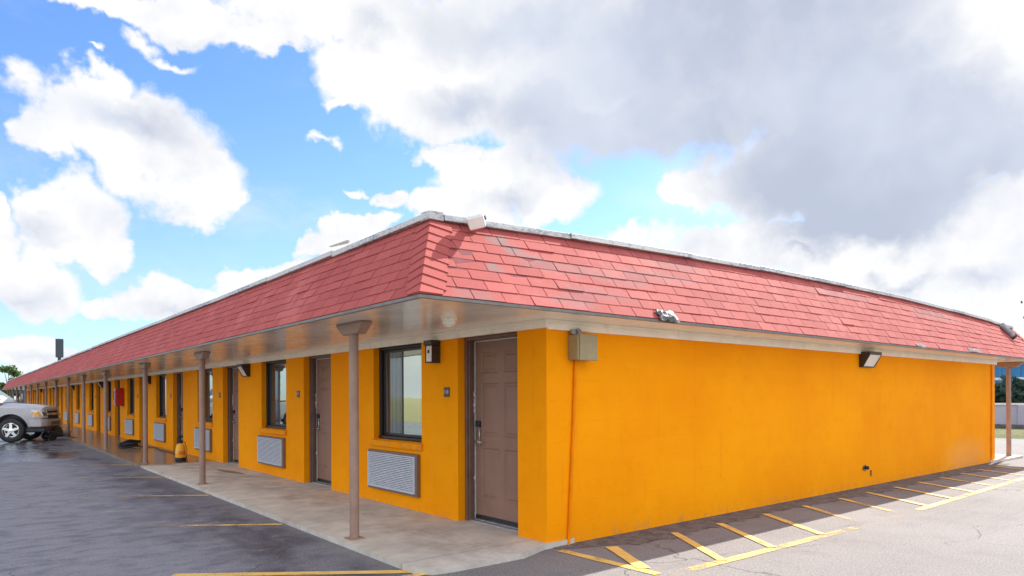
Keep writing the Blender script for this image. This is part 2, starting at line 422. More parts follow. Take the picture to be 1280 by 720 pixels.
M = dict(
    wall=mat_wall(), shingle=mat_shingle(), asphalt=mat_asphalt(), concrete=mat_concrete(), line=mat_paint_line(), patch=mat_patch(),
    soffit=mat_soffit(), cap=mat_cap(),
    trim=plain('cream_trim_paint', (0.93, 0.86, 0.72), 0.5, var=0.06, vscale=3, dirt=0.25, dirtcol=(0.38, 0.28, 0.18), bump=0.2),
    drip=plain('grey_drip_edge', (0.20, 0.185, 0.165), 0.5, metal=0.3, var=0.2, vscale=8, dirt=0.5),
    deck=plain('roof_membrane', (0.45, 0.43, 0.40), 0.9),
    under=plain('red_shingle_underlay', (0.20, 0.03, 0.033), 0.9),
    post=plain('taupe_post_paint', (0.33, 0.215, 0.16), 0.5, spec=0.3, var=0.12, vscale=5, dirt=0.25, bump=0.15),
    door=plain('brown_door_paint', (0.27, 0.155, 0.108), 0.5, var=0.08, vscale=3, bump=0.08, bscale=30, spec=0.3),
    jamb=plain('brown_frame_paint', (0.17, 0.095, 0.065), 0.45, var=0.15, vscale=5, dirt=0.2),
    seal=plain('white_weatherstrip', (0.62, 0.60, 0.56), 0.6, dirt=0.4, vscale=18),
    thresh=plain('aluminium_threshold', (0.55, 0.55, 0.55), 0.4, metal=0.7, dirt=0.3),
    nickel=plain('satin_nickel', (0.62, 0.60, 0.57), 0.28, metal=1.0, var=0.05),
    black=plain('black_plastic', (0.018, 0.018, 0.02), 0.4),
    rubber=plain('black_rubber', (0.022, 0.021, 0.022), 0.7, bump=0.2),
    frame=plain('dark_bronze_aluminium', (0.030, 0.028, 0.028), 0.35, metal=0.4),
    glass=mat_glass('window_glass', 0.58), glass_dim=mat_glass('screened_window_glass', 0.17, (0.62, 0.70, 0.72), curtain=True, rough=0.06),
    acwhite=plain('white_enamel_grille', (0.66, 0.68, 0.72), 0.45, var=0.06, dirt=0.25, vscale=9),
    acslot=plain('grille_shadow_gap', (0.42, 0.43, 0.46), 0.7),
    sleeve=plain('brown_metal_sleeve', (0.20, 0.13, 0.095), 0.5, dirt=0.2),
    plate=plain('dark_brown_plaque', (0.045, 0.028, 0.02), 0.4),
    digit=plain('pale_digit_paint', (0.62, 0.58, 0.52), 0.5),
    lens=plain('frosted_lens', (0.80, 0.76, 0.66), 0.3, var=0.06),
    bronze=plain('dark_bronze_lamp_body', (0.035, 0.027, 0.022), 0.4, var=0.2),
    khaki=plain('khaki_enamel_box', (0.34, 0.27, 0.135), 0.45, var=0.1, dirt=0.25),
    galv=plain('galvanised_metal', (0.30, 0.30, 0.31), 0.5, metal=0.5, var=0.2, vscale=14, bump=0.3, bscale=20),
    patchgrey=plain('weathered_bare_felt', (0.26, 0.22, 0.20), 0.9, var=0.3, vscale=25),
    dullmetal=plain('dull_crumpled_metal', (0.12, 0.12, 0.123), 0.6, metal=0.3, var=0.4, vscale=25),
    white=plain('weathered_white_paint', (0.76, 0.76, 0.77), 0.45, var=0.08, dirt=0.3, vscale=14),
    conduit=plain('orange_painted_conduit', (0.80, 0.24, 0.001), 0.7, var=0.1, spec=0.1),
    redbox=plain('red_cabinet_enamel', (0.50, 0.02, 0.015), 0.35, var=0.08),
    yellow=plain('yellow_plastic_tank', (0.85, 0.40, 0.015), 0.35, var=0.08),
    orange=plain('orange_warning_label', (0.75, 0.16, 0.02), 0.5),
    silver=plain('silver_car_paint', (0.44, 0.42, 0.405), 0.3, metal=0.12, var=0.03),
    chrome=plain('bright_trim', (0.72, 0.70, 0.66), 0.16, metal=1.0, var=0.03),
    carglass=mat_glass('vehicle_glass', 0.35, (0.8, 0.92, 1.0), (0.015, 0.02, 0.022), 0.0),
    lampglass=plain('headlamp_lens', (0.70, 0.72, 0.62), 0.12, var=0.2, vscale=20), amber=plain('amber_lens', (0.85, 0.36, 0.05), 0.15),
    gold=plain('gold_emblem', (0.72, 0.50, 0.14), 0.3, metal=0.8),
    greenmetal=plain('engine_housing', (0.035, 0.042, 0.022), 0.5),
    bark=plain('bark', (0.10, 0.075, 0.055), 0.95, var=0.3, bump=0.6),
    leaf=mat_leaf('green_leaves', (0.035, 0.075, 0.012), (0.11, 0.19, 0.035)),
    leafdark=mat_leaf('dark_blue_green_leaves', (0.010, 0.028, 0.022), (0.04, 0.085, 0.05)),
    grass=mat_grass(), drygrass=mat_grass('dry_grass', (0.27, 0.25, 0.10), (0.36, 0.31, 0.15), (0.2, 0.19, 0.08)),
    farwall=plain('lavender_grey_render', (0.42, 0.40, 0.46), 0.8, var=0.1, vscale=1),
    shed=plain('blue_sheet_metal', (0.03, 0.20, 0.42), 0.5, var=0.15, vscale=2),
    shedroof=plain('dark_blue_roof', (0.02, 0.07, 0.14), 0.6),
    render=plain('white_render', (0.72, 0.70, 0.66), 0.8),
    signface=plain('dark_slate_sign_face', (0.016, 0.03, 0.042), 0.4), signlight=plain('pale_blue_sign_panel', (0.45, 0.58, 0.66), 0.4),
)

# ------------------------------------------------------------------ key dimensions (metres; origin = foot of the near wall corner)
H = 1.45
CAM = Vector((-4.315, -4.808, H))
YAW = radians(51.0114); ROLL = radians(0.2314)
FW = Vector((cos(YAW), sin(YAW), 0)); RT = Vector((sin(YAW), -cos(YAW), 0)); UP = Vector((0, 0, 1))
W = 12.95           # gable width
LEN = 69.0          # long wing
PITCH = 4.43; NROOM = 15
ZW = 0.05           # walkway top
ZS = 2.18           # soffit / eave
EX, EY = 1.71, 0.53 # eave overhang
TX, TY = 1.26, -0.03
def ztop(x): return 2.935 + 0.16*max(0.0, 1 - ((x-6.47)/7.75)**2)
WT = 0.2

# ------------------------------------------------------------------ ground
def sheet(name, pts, z, mat, kind='structure', thick=0.0):
    mb = MB()
    n = len(pts)
    vs = [(p[0], p[1], z) for p in pts]
    if thick:
        vs += [(p[0], p[1], z-thick) for p in pts]
        fs = [tuple(range(n))] + [(i, i+n, (i+1) % n + n, (i+1) % n) for i in range(n)]
    else: fs = [tuple(range(n))]
    mb.quadmesh(vs, fs)
    o = mb.build(name, mat, fix=bool(thick))
    if kind: tag(o, kind=kind)
    return o
sheet('ground', [(-900,-900),(900,-900),(900,900),(-900,900)], -0.012, M['drygrass'])
sheet('lawn', [(22.2,-40),(60,-40),(60,90),(22.2,90)], -0.004, M['grass'])
sheet('parking_lot', [(-15,-40),(22.2,-40),(22.2,90),(-15,90)], 0.0, M['asphalt'])
walk_o = sheet('walkway', [(-1.46,70),(-1.46,0.02),(-1.42,-0.07),(-1.33,-0.13),(-1.15,-0.16),(-0.42,-0.17),(-0.06,-0.03),(0.35,-0.01),(0.35,70)], ZW, M['concrete'], thick=0.2)
sheet('far_walkway', [(12.6,-0.02),(13.2,-0.12),(14.4,-0.14),(14.48,0.0),(14.48,70),(12.6,70)], ZW, M['concrete'], thick=0.2)
# tar edging along the gable wall with a ragged outer edge
pts = [(0.02, 0.02)]
x = 0.06
random.seed(3)
edge = []
while x < 12.6:
    edge.append((x, -0.40 + random.uniform(-0.06, 0.07) - 0.05*sin(x*1.3) if x > 0.7 else -0.1-0.35*x)); x += 0.09
sheet('tar_edging', [(0.05, 0.05)] + edge + [(12.58, 0.05)], 0.004, M['patch'])

# painted lines
def line(p, q, w, wear0, wear1, z=0.005, name='painted_line'):
    p, q = Vector((*p, 0)), Vector((*q, 0)); d = (q-p).normalized(); s = Vector((-d.y, d.x, 0))*w/2
    mb = MB(); n = max(2, int((q-p).length/0.12))
    for i in range(n):
        a = p + (q-p)*i/n; b = p + (q-p)*(i+1)/n
        t = wear0 + (wear1-wear0)*(i+0.5)/n
        j0 = s*(1+0.12*noise.noise(a*9)); j1 = s*(1+0.12*noise.noise(b*9))
        mb.quadmesh([a-j0, b-j1, b+j1, a+j0], [(0,1,2,3)], 0, t)
    for k in range(len(mb.v)): mb.v[k] = (mb.v[k][0], mb.v[k][1], z)
    return tag(mb.build(name, M['line'], fix=False), kind='structure')
line((0.03,-0.14), (0.06,-1.28), 0.10, 0.25, 0.15)
line((0.50,-0.36), (0.10,-1.10), 0.12, 0.0, 0.0, z=0.0085)
xs = [1.5, 2.31, 3.26, 4.2, 5.19, 6.06, 7.0, 7.92, 8.9, 9.87, 10.85, 11.8]
for i, x in enumerate(xs):
    line((x, -0.33), (x-0.66, -1.36), 0.09, 0.2, [0.1,0.1,0.2,0.75,0.75,0.3,0.3,0.35,0.6,0.4,0.5,0.6][i], z=0.0085)
line((0.12,-1.36), (0.75,-1.36), 0.11, 0.7, 0.5)
line((0.75,-1.37), (3.2,-1.42), 0.105, 0.3, 0.6)
line((3.2,-1.42), (5.0,-1.40), 0.12, 0.95, 0.7)
line((5.0,-1.40), (12.6,-1.22), 0.10, 0.3, 0.45)
line((-1.30,-0.03), (-3.0,1.22), 0.10, 0.05, 0.35)
line((-1.36,-0.06), (-2.1,-0.03), 0.09, 0.15, 0.7, z=0.0085)
for y in (2.83, 5.80, 8.78, 11.7):
    line((-1.50, y), (-3.1, y+1.16), 0.085, 0.15, 0.98)

# ------------------------------------------------------------------ motel building
motel = empty('motel_building', (0, 0, 0), 0, 'long single storey orange motel wing with red shingle mansard roof and covered walkway', 'motel')
# --- walls
wb = MB()
doors = []; wins = []
openings = []
for k in range(NROOM):
    y = k*PITCH
    doors.append((y+0.434, y+1.49)); openings.append((y+0.434, y+1.49, -0.02, 2.13))
    wins.append((y+2.263, y+3.50)); openings.append((y+2.263, y+3.50, 0.885, 2.13))
ztw = 2.24
yc = WT
for (a, b_, z0, z1) in openings:
    wb.box(0, WT, yc, a, -0.1, ztw)
    if z0 > 0: wb.box(0, WT, a, b_, -0.1, z0)
    wb.box(0, WT, a, b_, z1, ztw)
    yc = b_
wb.box(0, WT, yc, LEN, -0.1, ztw)
wb.box(0, W, 0, WT, -0.1, ztw)              # gable wall
wb.box(W-WT, W, WT, LEN, -0.1, ztw)         # far long wall
wb.box(WT, W-WT, LEN-WT, LEN, -0.1, ztw)
wb.build('wall', M['wall'], motel)
# interior floor/backing so that nothing is hollow behind frames
ib = MB(); ib.box(0.36, 0.42, WT, LEN-WT, -0.05, 2.2); ib.build('inner_partition', M['under'], motel)
# window sills
for (a, b_) in wins: pass
# --- trim under the soffit
tb = MB()
tb.box(-0.035, -0.002, -0.035, LEN, 2.10, ZS); tb.box(-0.05, -0.036, -0.05, LEN, 2.15, ZS)
tb.box(-0.002, W+0.035, -0.035, -0.002, 2.085, ZS); tb.box(-0.036, W+0.05, -0.05, -0.0365, 2.15, ZS)
tb.box(W+0.002, W+0.035, -0.002, LEN, 2.10, ZS)
tb.build('frieze_trim', M['trim'], motel, bevel=0.004, seg=1)
# --- soffit (walk side, gable side, far side) as thin slabs butted end to end
sb = MB()
sb.box(-EX+0.02, 0, 0.0, LEN, ZS, ZS+0.02); sb.box(-EX+0.02, W+EX-0.02, -EY+0.02, 0.0, ZS, ZS+0.02); sb.box(W, W+EX-0.02, 0.0, LEN, ZS, ZS+0.02)
sb.build('soffit', M['soffit'], motel)
# drip edge
db = MB()
db.box(-EX-0.012, -EX+0.02, -EY-0.012, LEN, ZS-0.006, ZS+0.018)
db.box(-EX+0.02, W+EX-0.02, -EY-0.012, -EY+0.02, ZS-0.006, ZS+0.018)
db.box(W+EX-0.02, W+EX+0.012, -EY-0.012, LEN, ZS-0.006, ZS+0.018)
db.build('drip_edge', M['drip'], motel)
# --- mansard slopes: every shingle tab its own little slab, all one roof part
rb = MB()
Z0 = ZS+0.022
def SL(y, t): return Vector((-EX + (EX-TX)*t, y, Z0 + (ztop(-TX)-Z0)*t))
def SRt(x, t): return Vector((x, -EY + (EY-TY)*t, Z0 + (ztop(x)-Z0)*t))
def SFt(y, t): return Vector((W+EX - (EX-TX)*t, y, Z0 + (ztop(W+TX)-Z0)*t))
nL = Vector((-(ztop(0)-Z0), 0, EX-TX)).normalized(); nR = Vector((0, -(3.0-Z0), EY-TY)).normalized(); nF = Vector((-nL.x, 0, nL.z))
NC = 8
def tabs(S, n, lo, hi, step, flip=False):
    """lo/hi(t) give the ends of the course at parameter t"""
    for c in range(NC):
        t0 = c/NC; t1 = min(1.0, (c+1)/NC + 0.02)
        off = (c % 2)*step/2 + random.uniform(-0.03, 0.03)
        a0 = lo(t0); end0 = hi(t0)
        p = a0 - step + (off % step)
        while p < end0:
            q = p + step*random.uniform(0.97, 1.03)
            if q > a0+0.01:
                gap = 0.0045
                u0, u1 = max(p+gap, a0), min(q-gap, end0)
                w0, w1 = max(p+gap, lo(t1)), min(q-gap, hi(t1))
                if u1 > u0+0.01:
                    w1 = max(w1, w0+0.001)
                    dt = random.uniform(-0.004, 0.002); lift = 0.009 + random.uniform(-0.002, 0.003)
                    if random.random() < 0.02: lift += 0.006
                    A = S(u0, t0+dt if c else t0); B = S(u1, t0+dt if c else t0); Cc = S(w1, t1); D = S(w0, t1)
                    A1, B1, C1, D1 = A+n*lift, B+n*(lift+random.uniform(-.002,.002)), Cc+n*0.003, D+n*0.003
                    val = min(1, max(0, random.gauss(0.5, 0.22)))
                    rb.quadmesh([A1,B1,C1,D1,A,B], [(0,1,2,3),(0,4,5,1),(0,3,4),(1,5,2)], 0, val)
            p = q
tabs(SL, nL, lambda t: -EY + (EY-TY)*t + 0.13, lambda t: LEN - 0.0, 0.315)
tabs(SRt, nR, lambda t: -EX + (EX-TX)*t + 0.13, lambda t: W+EX-(EX-TX)*t - 0.13, 0.315)
tabs(SFt, nF, lambda t: -EY + (EY-TY)*t + 0.13, lambda t: LEN, 0.33)
# hip caps (bent tabs laid over the corner)
def hip(sx):
    S1 = SL if sx < 0 else SFt; n1 = nL if sx < 0 else nF
    NH = 9
    for c in range(NH):
        t0 = c/NH; t1 = min(1.0, (c+1)/NH+0.03)
        def xh(t): return -EX + (EX-TX)*t if sx < 0 else W+EX-(EX-TX)*t
        def yh(t): return -EY + (EY-TY)*t
        wv = 0.165; d0 = -0.06
        cd = (n1+nR).normalized()
        lift = 0.026 + random.uniform(-0.002, 0.004)
        a = SRt(xh(t0), t0) + cd*lift; b_ = SRt(xh(t1), t1) + cd*0.012
        # gable wing
        e0 = SRt(xh(t0) - sx*(wv+0.02), max(0.0, t0 + d0)) + nR*(lift-0.006); e1 = SRt(xh(t1) - sx*(wv), min(1.03, t1+d0)) + nR*0.012
        f0 = S1(yh(t0) + wv, max(0.0, t0 + d0)) + n1*(lift-0.006); f1 = S1(yh(t1) + wv, min(1.03, t1+d0)) + n1*0.012
        v = min(1, max(0, random.gauss(0.6, 0.2)))
        dn = Vector((0,0,-1))
        A0 = a - cd*0.022; E0 = e0 - nR*0.018; F0 = f0 - n1*0.018
        rb.quadmesh([a, e0, e1, b_, A0, E0], [(0,1,2,3), (0,4,5,1), (1,5,2)], 0, v)
        rb.quadmesh([a, f0, f1, b_, A0, F0], [(0,3,2,1), (0,1,5,4), (1,2,5)], 0, v)
hip(-1); hip(1)
rb.build('roof', M['shingle'], motel, fix=False)
# underlay below the tabs
ub = MB()
NX = 24
xsR = [-EX + (W+2*EX)*i/NX for i in range(NX+1)]
def hipx(i, t):
    f = i/NX; return (-EX+(EX-TX)*t)*(1-f) + (W+EX-(EX-TX)*t)*f
for i in range(NX):
    ub.quadmesh([SRt(hipx(i,0),0), SRt(hipx(i+1,0),0), SRt(hipx(i+1,1),1), SRt(hipx(i,1),1)], [(0,1,2,3)])
ub.quadmesh([SL(-EY,0), SL(LEN,0), SL(LEN,1), SL(-TY*-1*-1 if False else TY*-1,1)], [(0,3,2,1)])
ub.quadmesh([SFt(-EY,0), SFt(LEN,0), SFt(LEN,1), SFt(-TY,1)], [(0,1,2,3)])
ub.quadmesh([(-EX,LEN,Z0),(W+EX,LEN,Z0),(W+TX,LEN,ztop(W+TX)),(-TX,LEN,ztop(-TX))], [(0,1,2,3)])
ub.build('roof_underlay', M['under'], motel, fix=False)
# flat roof deck
kb = MB()
for i in range(NX):
    x0 = -TX + (W+2*TX)*i/NX; x1 = -TX + (W+2*TX)*(i+1)/NX
    kb.quadmesh([(x0,-TY,ztop(x0)-0.004),(x1,-TY,ztop(x1)-0.004),(x1,LEN,2.93),(x0,LEN,2.93)], [(0,1,2,3)])
kb.build('roof_deck', M['deck'], motel, fix=False)
# cap flashing along the roof edge in separate lengths, slightly out of true, one part
cb = MB()
def cap_run(P0, P1, nrm):
    d = (P1-P0).normalized(); L = (P1-P0).length
    j = [random.uniform(-0.008, 0.010) for _ in range(4)]
    q0, q1 = P0 + UP*j[0], P1 + UP*j[1]
    o0 = nrm*(0.055+j[2]); o1 = nrm*(0.055+j[3]); i_ = nrm*-0.09
    h0, hb = 0.043, -0.012
    cb.hexa([q0+o0+UP*hb, q1+o1+UP*hb, q1+i_+UP*hb, q0+i_+UP*hb, q0+o0*0.8+UP*h0, q1+o1*0.8+UP*h0, q1+i_+UP*(h0+0.006), q0+i_+UP*(h0+0.006)])
random.seed(8)
y = -TY - 0.04
while y < LEN:
    l = min(random.uniform(1.6, 3.0), LEN-y)
    cap_run(Vector((-TX, y+0.004, ztop(-TX))), Vector((-TX, y+l, ztop(-TX))), Vector((-1,0,0))); y += l
x = -TX + 0.095
while x < W+TX-0.1:
    l = min(random.uniform(1.2, 2.4), W+TX-0.1-x)
    cap_run(Vector((x+0.004, -TY, ztop(x))), Vector((x+l, -TY, ztop(x+l))), Vector((0,-1,0))); x += l
cap_run(Vector((W+TX, 0.0, ztop(W+TX))), Vector((W+TX, LEN, ztop(W+TX))), Vector((1,0,0)))
# corner piece and one lifted tongue of flashing
cb.hexa([(-TX-0.056,-TY-0.056,ztop(-TX)-0.012),(-TX+0.092,-TY-0.056,ztop(-TX)-0.012),(-TX+0.092,-TY+0.09,ztop(-TX)-0.012),(-TX-0.056,-TY+0.09,ztop(-TX)-0.012),
         (-TX-0.045,-TY-0.045,ztop(-TX)+0.06),(-TX+0.092,-TY-0.045,ztop(-TX)+0.068),(-TX+0.092,-TY+0.09,ztop(-TX)+0.068),(-TX-0.045,-TY+0.09,ztop(-TX)+0.068)])
cb.hexa([(-TX-0.06,1.55,3.0),(-TX-0.06,1.95,3.03),(-TX-0.02,1.95,3.03),(-TX-0.02,1.55,3.0),(-TX-0.065,1.50,3.02),(-TX-0.06,1.95,3.036),(-TX-0.02,1.95,3.036),(-TX-0.03,1.50,3.02)])
cb.build('roof_cap', M['cap'], motel, bevel=0.004, seg=1)

# --- doors
def panel_leaf(w, h):
    """six-panel door leaf in the plane x=0 (front = -x), y 0..w, z 0..h"""
    mb = MB()
    st = 0.115; ms = 0.10
    pw = (w-2*st-ms)/2
    ys = [0, st, st+pw, st+pw+ms, w-st, w]
    zs = [0, 0.23, 0.80, 0.93, 1.52, 1.63, 1.86, h]
    for i in range(5):
        for j in range(7):
            y0, y1, z0, z1 = ys[i], ys[i+1], zs[j], zs[j+1]
            if i in (1,3) and j in (1,3,5):
                def ring(d, dx): return [(dx,y0+d,z0+d),(dx,y1-d,z0+d),(dx,y1-d,z1-d),(dx,y0+d,z1-d)]
                rs = [ring(0,0), ring(0.012,0.011), ring(0.028,0.011), ring(0.05,0.002)]
                vs = [p for r in rs for p in r]; fs = []
                for r in range(3):
                    for k in range(4): fs.append((r*4+k, (r+1)*4+k, (r+1)*4+(k+1)%4, r*4+(k+1)%4))
                fs.append((12,15,14,13))
                mb.quadmesh(vs, fs)
            else: mb.quadmesh([(0,y0,z0),(0,y1,z0),(0,y1,z1),(0,y0,z1)], [(0,3,2,1)])
    mb.quadmesh([(0,0,0),(0,w,0),(0,w,h),(0,0,h),(0.042,0,0),(0.042,w,0),(0.042,w,h),(0.042,0,h)], [(0,1,5,4),(1,2,6,5),(2,3,7,6),(3,0,4,7),(4,5,6,7)])
    return mb
def make_door():
    w, h = 0.955, 1.985
    leaf = panel_leaf(w, h).build('door', M['door'], motel, fix=False)
    leaf.location = (0.205, 0.0, 0.075)      # y set on placing; local y0 = right jamb + 0.05
    fb = MB()                                 # painted steel frame: two stepped jambs and a head (coordinates local to the leaf)
    for (a, b_) in ((-0.049, -0.006), (w+0.006, w+0.049)):
        fb.box(-0.115, 0.05, a, b_, -0.075, 2.03)
    fb.box(-0.09, -0.03, -0.0055, 0.012, -0.03, 1.995); fb.box(-0.09, -0.03, w-0.012, w+0.0055, -0.03, 1.995)
    fb.box(-0.115, 0.05, -0.0055, w+0.0055, 1.998, 2.055)
    fb.build('door_frame', M['jamb'], leaf, bevel=0.004, seg=1)
    sb_ = MB(); sb_.box(-0.014, 0.03, w-0.011, w+0.0052, 0, 1.99); sb_.box(-0.014, 0.03, 0.0, w-0.012, 1.985+0.001, 1.9965)
    # lumps of old sealant
    for zz, rr in ((1.40,.017),(1.33,.012),(1.27,.02),(1.21,.014),(0.45,.012)):
        sb_.lathe([(0.001,-rr*2.2),(rr,-rr*0.7),(rr*1.1,rr*0.6),(0.001,rr*2.2)], 8, (-0.016, w-0.002, zz))
    sb_.build('weatherstrip', M['seal'], leaf)
    tb_ = MB(); tb_.box(-0.09, 0.06, -0.005, w+0.005, -0.03, -0.012); tb_.box(-0.03, 0.03, -0.005, w+0.005, -0.0115, -0.003)
    tb_.build('threshold', M['thresh'], leaf, bevel=0.003, seg=1)
    sw = MB(); sw.box(-0.006, -0.001, 0.004, w-0.013, 0.002, 0.045); sw.build('door_sweep', M['black'], leaf)
    hb_ = MB()
    yc = w-0.075
    hb_.box(-0.024, 0.0, yc-0.034, yc+0.034, 0.82, 1.03)
    hb_.tube([(-0.02,yc,0.865),(-0.06,yc,0.865)], 0.014, 12)
    hb_.tube([(-0.056,yc+0.008,0.865),(-0.058,yc-0.05,0.866),(-0.055,yc-0.125,0.862)], [0.011,0.010,0.008], 10)
    hd = hb_.build('door_handle', M['nickel'], leaf, smooth=True, bevel=0.003, seg=1)
    rb_ = MB(); rb_.box(-0.030, -0.0005, yc-0.036, yc+0.036, 1.033, 1.10); rb_.build('card_reader', M['black'], hd, bevel=0.006, seg=2)
    return leaf
door0 = make_door()
for k in range(NROOM):
    d = door0 if k == 0 else copy_tree(door0, motel)
    d.location.y = doors[k][0] + 0.05
# --- windows
def make_window():
    w, h = 1.237, 1.215     # opening, z from 0.885
    fb = MB()
    x0, x1 = 0.085, 0.155
    fb.box(x0,x1, 0.002,0.05, 0.045,h-0.03); fb.box(x0,x1, w-0.05,w-0.002, 0.045,h-0.03)
    fb.box(x0-0.012,x1, 0.002,w-0.002, 0.006,0.044); fb.box(x0,x1, 0.002,w-0.002, h-0.029,h+0.028)
    fr = fb.build('window_frame', M['frame'], motel, bevel=0.003, seg=1)
    # sliding sashes
    def sash(name, a, b_, xa, xb, mat):
        s = MB(); t = 0.032
        s.box(xa,xb,a,a+t,0.05,h-0.034); s.box(xa,xb,b_-t,b_,0.05,h-0.034); s.box(xa,xb,a+t,b_-t,0.05,0.05+t); s.box(xa,xb,a+t,b_-t,h-0.034-t,h-0.034)
        o = s.build('sash', M['frame'], fr, bevel=0.002, seg=1)
        g = MB(); g.box((xa+xb)/2-0.003,(xa+xb)/2+0.003,a+t-0.004,b_-t+0.004,0.05+t-0.004,h-0.034-t+0.004)
        g.build('pane', mat, o)
    sash('sash', 0.055, 0.62+0.03, 0.098, 0.117, M['glass'])
    sash('sash', 0.62, w-0.055, 0.122, 0.141, M['glass_dim'])
    hb_ = MB(); hb_.box(0.02, 0.16, 0.001, w-0.001, h+0.0285, h+0.04); hb_.build('window_head', M['jamb'], fr)
    s = MB(); s.hexa([(-0.04,-0.03,-0.088),(-0.001,-0.03,-0.088),(-0.001,w+0.03,-0.088),(-0.04,w+0.03,-0.088),(-0.045,-0.03,-0.012),(-0.001,-0.03,-0.002),(-0.001,w+0.03,-0.002),(-0.045,w+0.03,-0.012)])
    s.build('window_sill', M['wall'], fr, bevel=0.006, seg=2)
    return fr
win0 = make_window()
for k in range(NROOM):
    o = win0 if k == 0 else copy_tree(win0, motel)
    o.location = (0, wins[k][0], 0.885)
# --- posts
def make_post():
    mb = MB()
    mb.lathe([(0.001,0.0),(0.047,0.0),(0.047,2.02),(0.001,2.02)], 20)
    p = mb.build('post', M['post'], motel, smooth=True)
    c = MB(); c.hexa([(-0.05,-0.17,2.015),(0.05,-0.17,2.015),(0.05,0.17,2.015),(-0.05,0.17,2.015),(-0.06,-0.29,2.115),(0.06,-0.29,2.115),(0.06,0.29,2.115),(-0.06,0.29,2.115)])
    c.box(-0.058,0.058,-0.285,0.285,2.1155,2.1275)
    c.build('post_cap', M['post'], p, bevel=0.004, seg=1)
    b_ = MB(); b_.box(-0.075,0.075,-0.075,0.075,0.0005,0.010)
    for sx in (-1,1):
        b_.lathe([(0.001,0.022),(0.011,0.022),(0.011,0.010)], 6, (0.058*sx, 0.058*sx, 0))
    b_.build('base_plate', M['post'], p, bevel=0.002, seg=1)
    return p
post0 = make_post()
post_y = [1.38, 6.85, 11.25, 16.4, 20.7, 24.8, 29.0, 33.4, 37.9, 42.3, 46.7, 51.1, 55.5, 59.9, 64.3, 68.5]
for i, y in enumerate(post_y):
    p = post0 if i == 0 else copy_tree(post0, motel)
    p.location = (-1.315, y, ZW)
for i, y in enumerate([0.08, 5.0, 10, 15, 20]):
    p = copy_tree(post0, motel); p.location = (14.2, y, ZW)
# --- painted conduits at the two ends of the gable wall
for (xa, xb) in ((0.385, 0.265), (12.70, 12.66)):
    cb_ = MB(); cb_.tube([(xa,-0.018,2.08),((xa+xb)/2+0.008,-0.02,1.1),(xb,-0.018,0.0)], 0.015, 10)
    cd_ = cb_.build('conduit', M['conduit'], motel, smooth=True)

# ------------------------------------------------------------------ things fixed to the motel
ORD = ['first','second','third','fourth','fifth','sixth','seventh','eighth','ninth','tenth','eleventh','twelfth','thirteenth','fourteenth','fifteenth']
def make_ac():
    root = empty('air_conditioner')
    s = MB(); w, h = 1.27, 0.52
    s.box(-0.05,-0.002,0,w,0,0.035); s.box(-0.05,-0.002,0,w,h-0.03,h); s.box(-0.05,-0.002,0,0.045,0.035,h-0.03); s.box(-0.05,-0.002,w-0.025,w,0.035,h-0.03)
    s.build('sleeve', M['sleeve'], root, bevel=0.003, seg=1)
    g = MB(); y0, y1, z0, z1 = 0.046, w-0.026, 0.036, h-0.031
    g.box(-0.03,-0.003,y0,y1,z0,z1, 1)
    n = 19; dz = (z1-z0-0.03)/n
    for i in range(n):
        z = z0+0.015+dz*i
        g.hexa([(-0.064,y0+0.012,z+0.001),(-0.0301,y0+0.012,z+0.012),(-0.0301,y1-0.012,z+0.012),(-0.064,y1-0.012,z+0.001),
                (-0.064,y0+0.012,z+dz*0.5),(-0.0301,y0+0.012,z+dz*0.78),(-0.0301,y1-0.012,z+dz*0.78),(-0.064,y1-0.012,z+dz*0.5)])
    for (a, b_, c, d) in ((y0,y0+0.012,z0,z1),(y1-0.012,y1,z0,z1),(y0+0.012,y1-0.012,z0,z0+0.012),(y0+0.012,y1-0.012,z1-0.012,z1)):
        g.box(-0.07,-0.031,a,b_,c,d)
    g.build('grille', [M['acwhite'], M['acslot']], root)
    return root
ac0 = make_ac()
for k in range(NROOM):
    o = ac0 if k == 0 else copy_tree(ac0)
    o.location = (0, wins[k][0]+0.035, 0.225)
    if k == 0: lb = 'white louvred air conditioner in brown sleeve below the window nearest the building corner'
    elif k < 8: lb = f'white louvred air conditioner below the {ORD[k]} window from the near corner'
    else: lb = 'tiny far white air conditioner below a window near the distant end of the walkway'
    tag(o, lb, 'air conditioner', 'air conditioners below the room windows')

def text_mesh(txt, size, mat, parent, name, loc, rot):
    cu = bpy.data.curves.new(name, 'FONT'); cu.body = txt; cu.size = size; cu.extrude = 0.0015; cu.align_x = 'CENTER'; cu.align_y = 'CENTER'
    tmp = bpy.data.objects.new(name+'_tmp', cu); COL.objects.link(tmp)
    dg = bpy.context.evaluated_depsgraph_get()
    me = bpy.data.meshes.new_from_object(tmp.evaluated_get(dg))
    bpy.data.objects.remove(tmp)
    me.materials.clear(); me.materials.append(mat)
    o = bpy.data.objects.new(name, me); COL.objects.link(o); o.parent = parent; o.location = loc; o.rotation_euler = rot
    return o
for k in range(NROOM):
    r = empty('room_number_sign', (0, doors[k][1]+0.215, 1.445))
    b_ = MB(); b_.box(-0.012,-0.001,-0.055,0.055,0,0.11)
    b_.build('plaque', M['plate'], r, bevel=0.003, seg=1)
    text_mesh(str(118-k), 0.062, M['digit'], r, 'digits', (-0.0135, 0, 0.055), (pi/2, 0, -pi/2))
    if k == 0: lb = 'small dark room number plaque beside the door nearest the corner'
    elif k < 6: lb = f'small dark room number plaque left of the {ORD[k]} door from the near corner'
    else: lb = 'tiny dark room number plaque beside a distant door along the walkway'
    tag(r, lb, 'sign', 'room number plaques beside the doors')

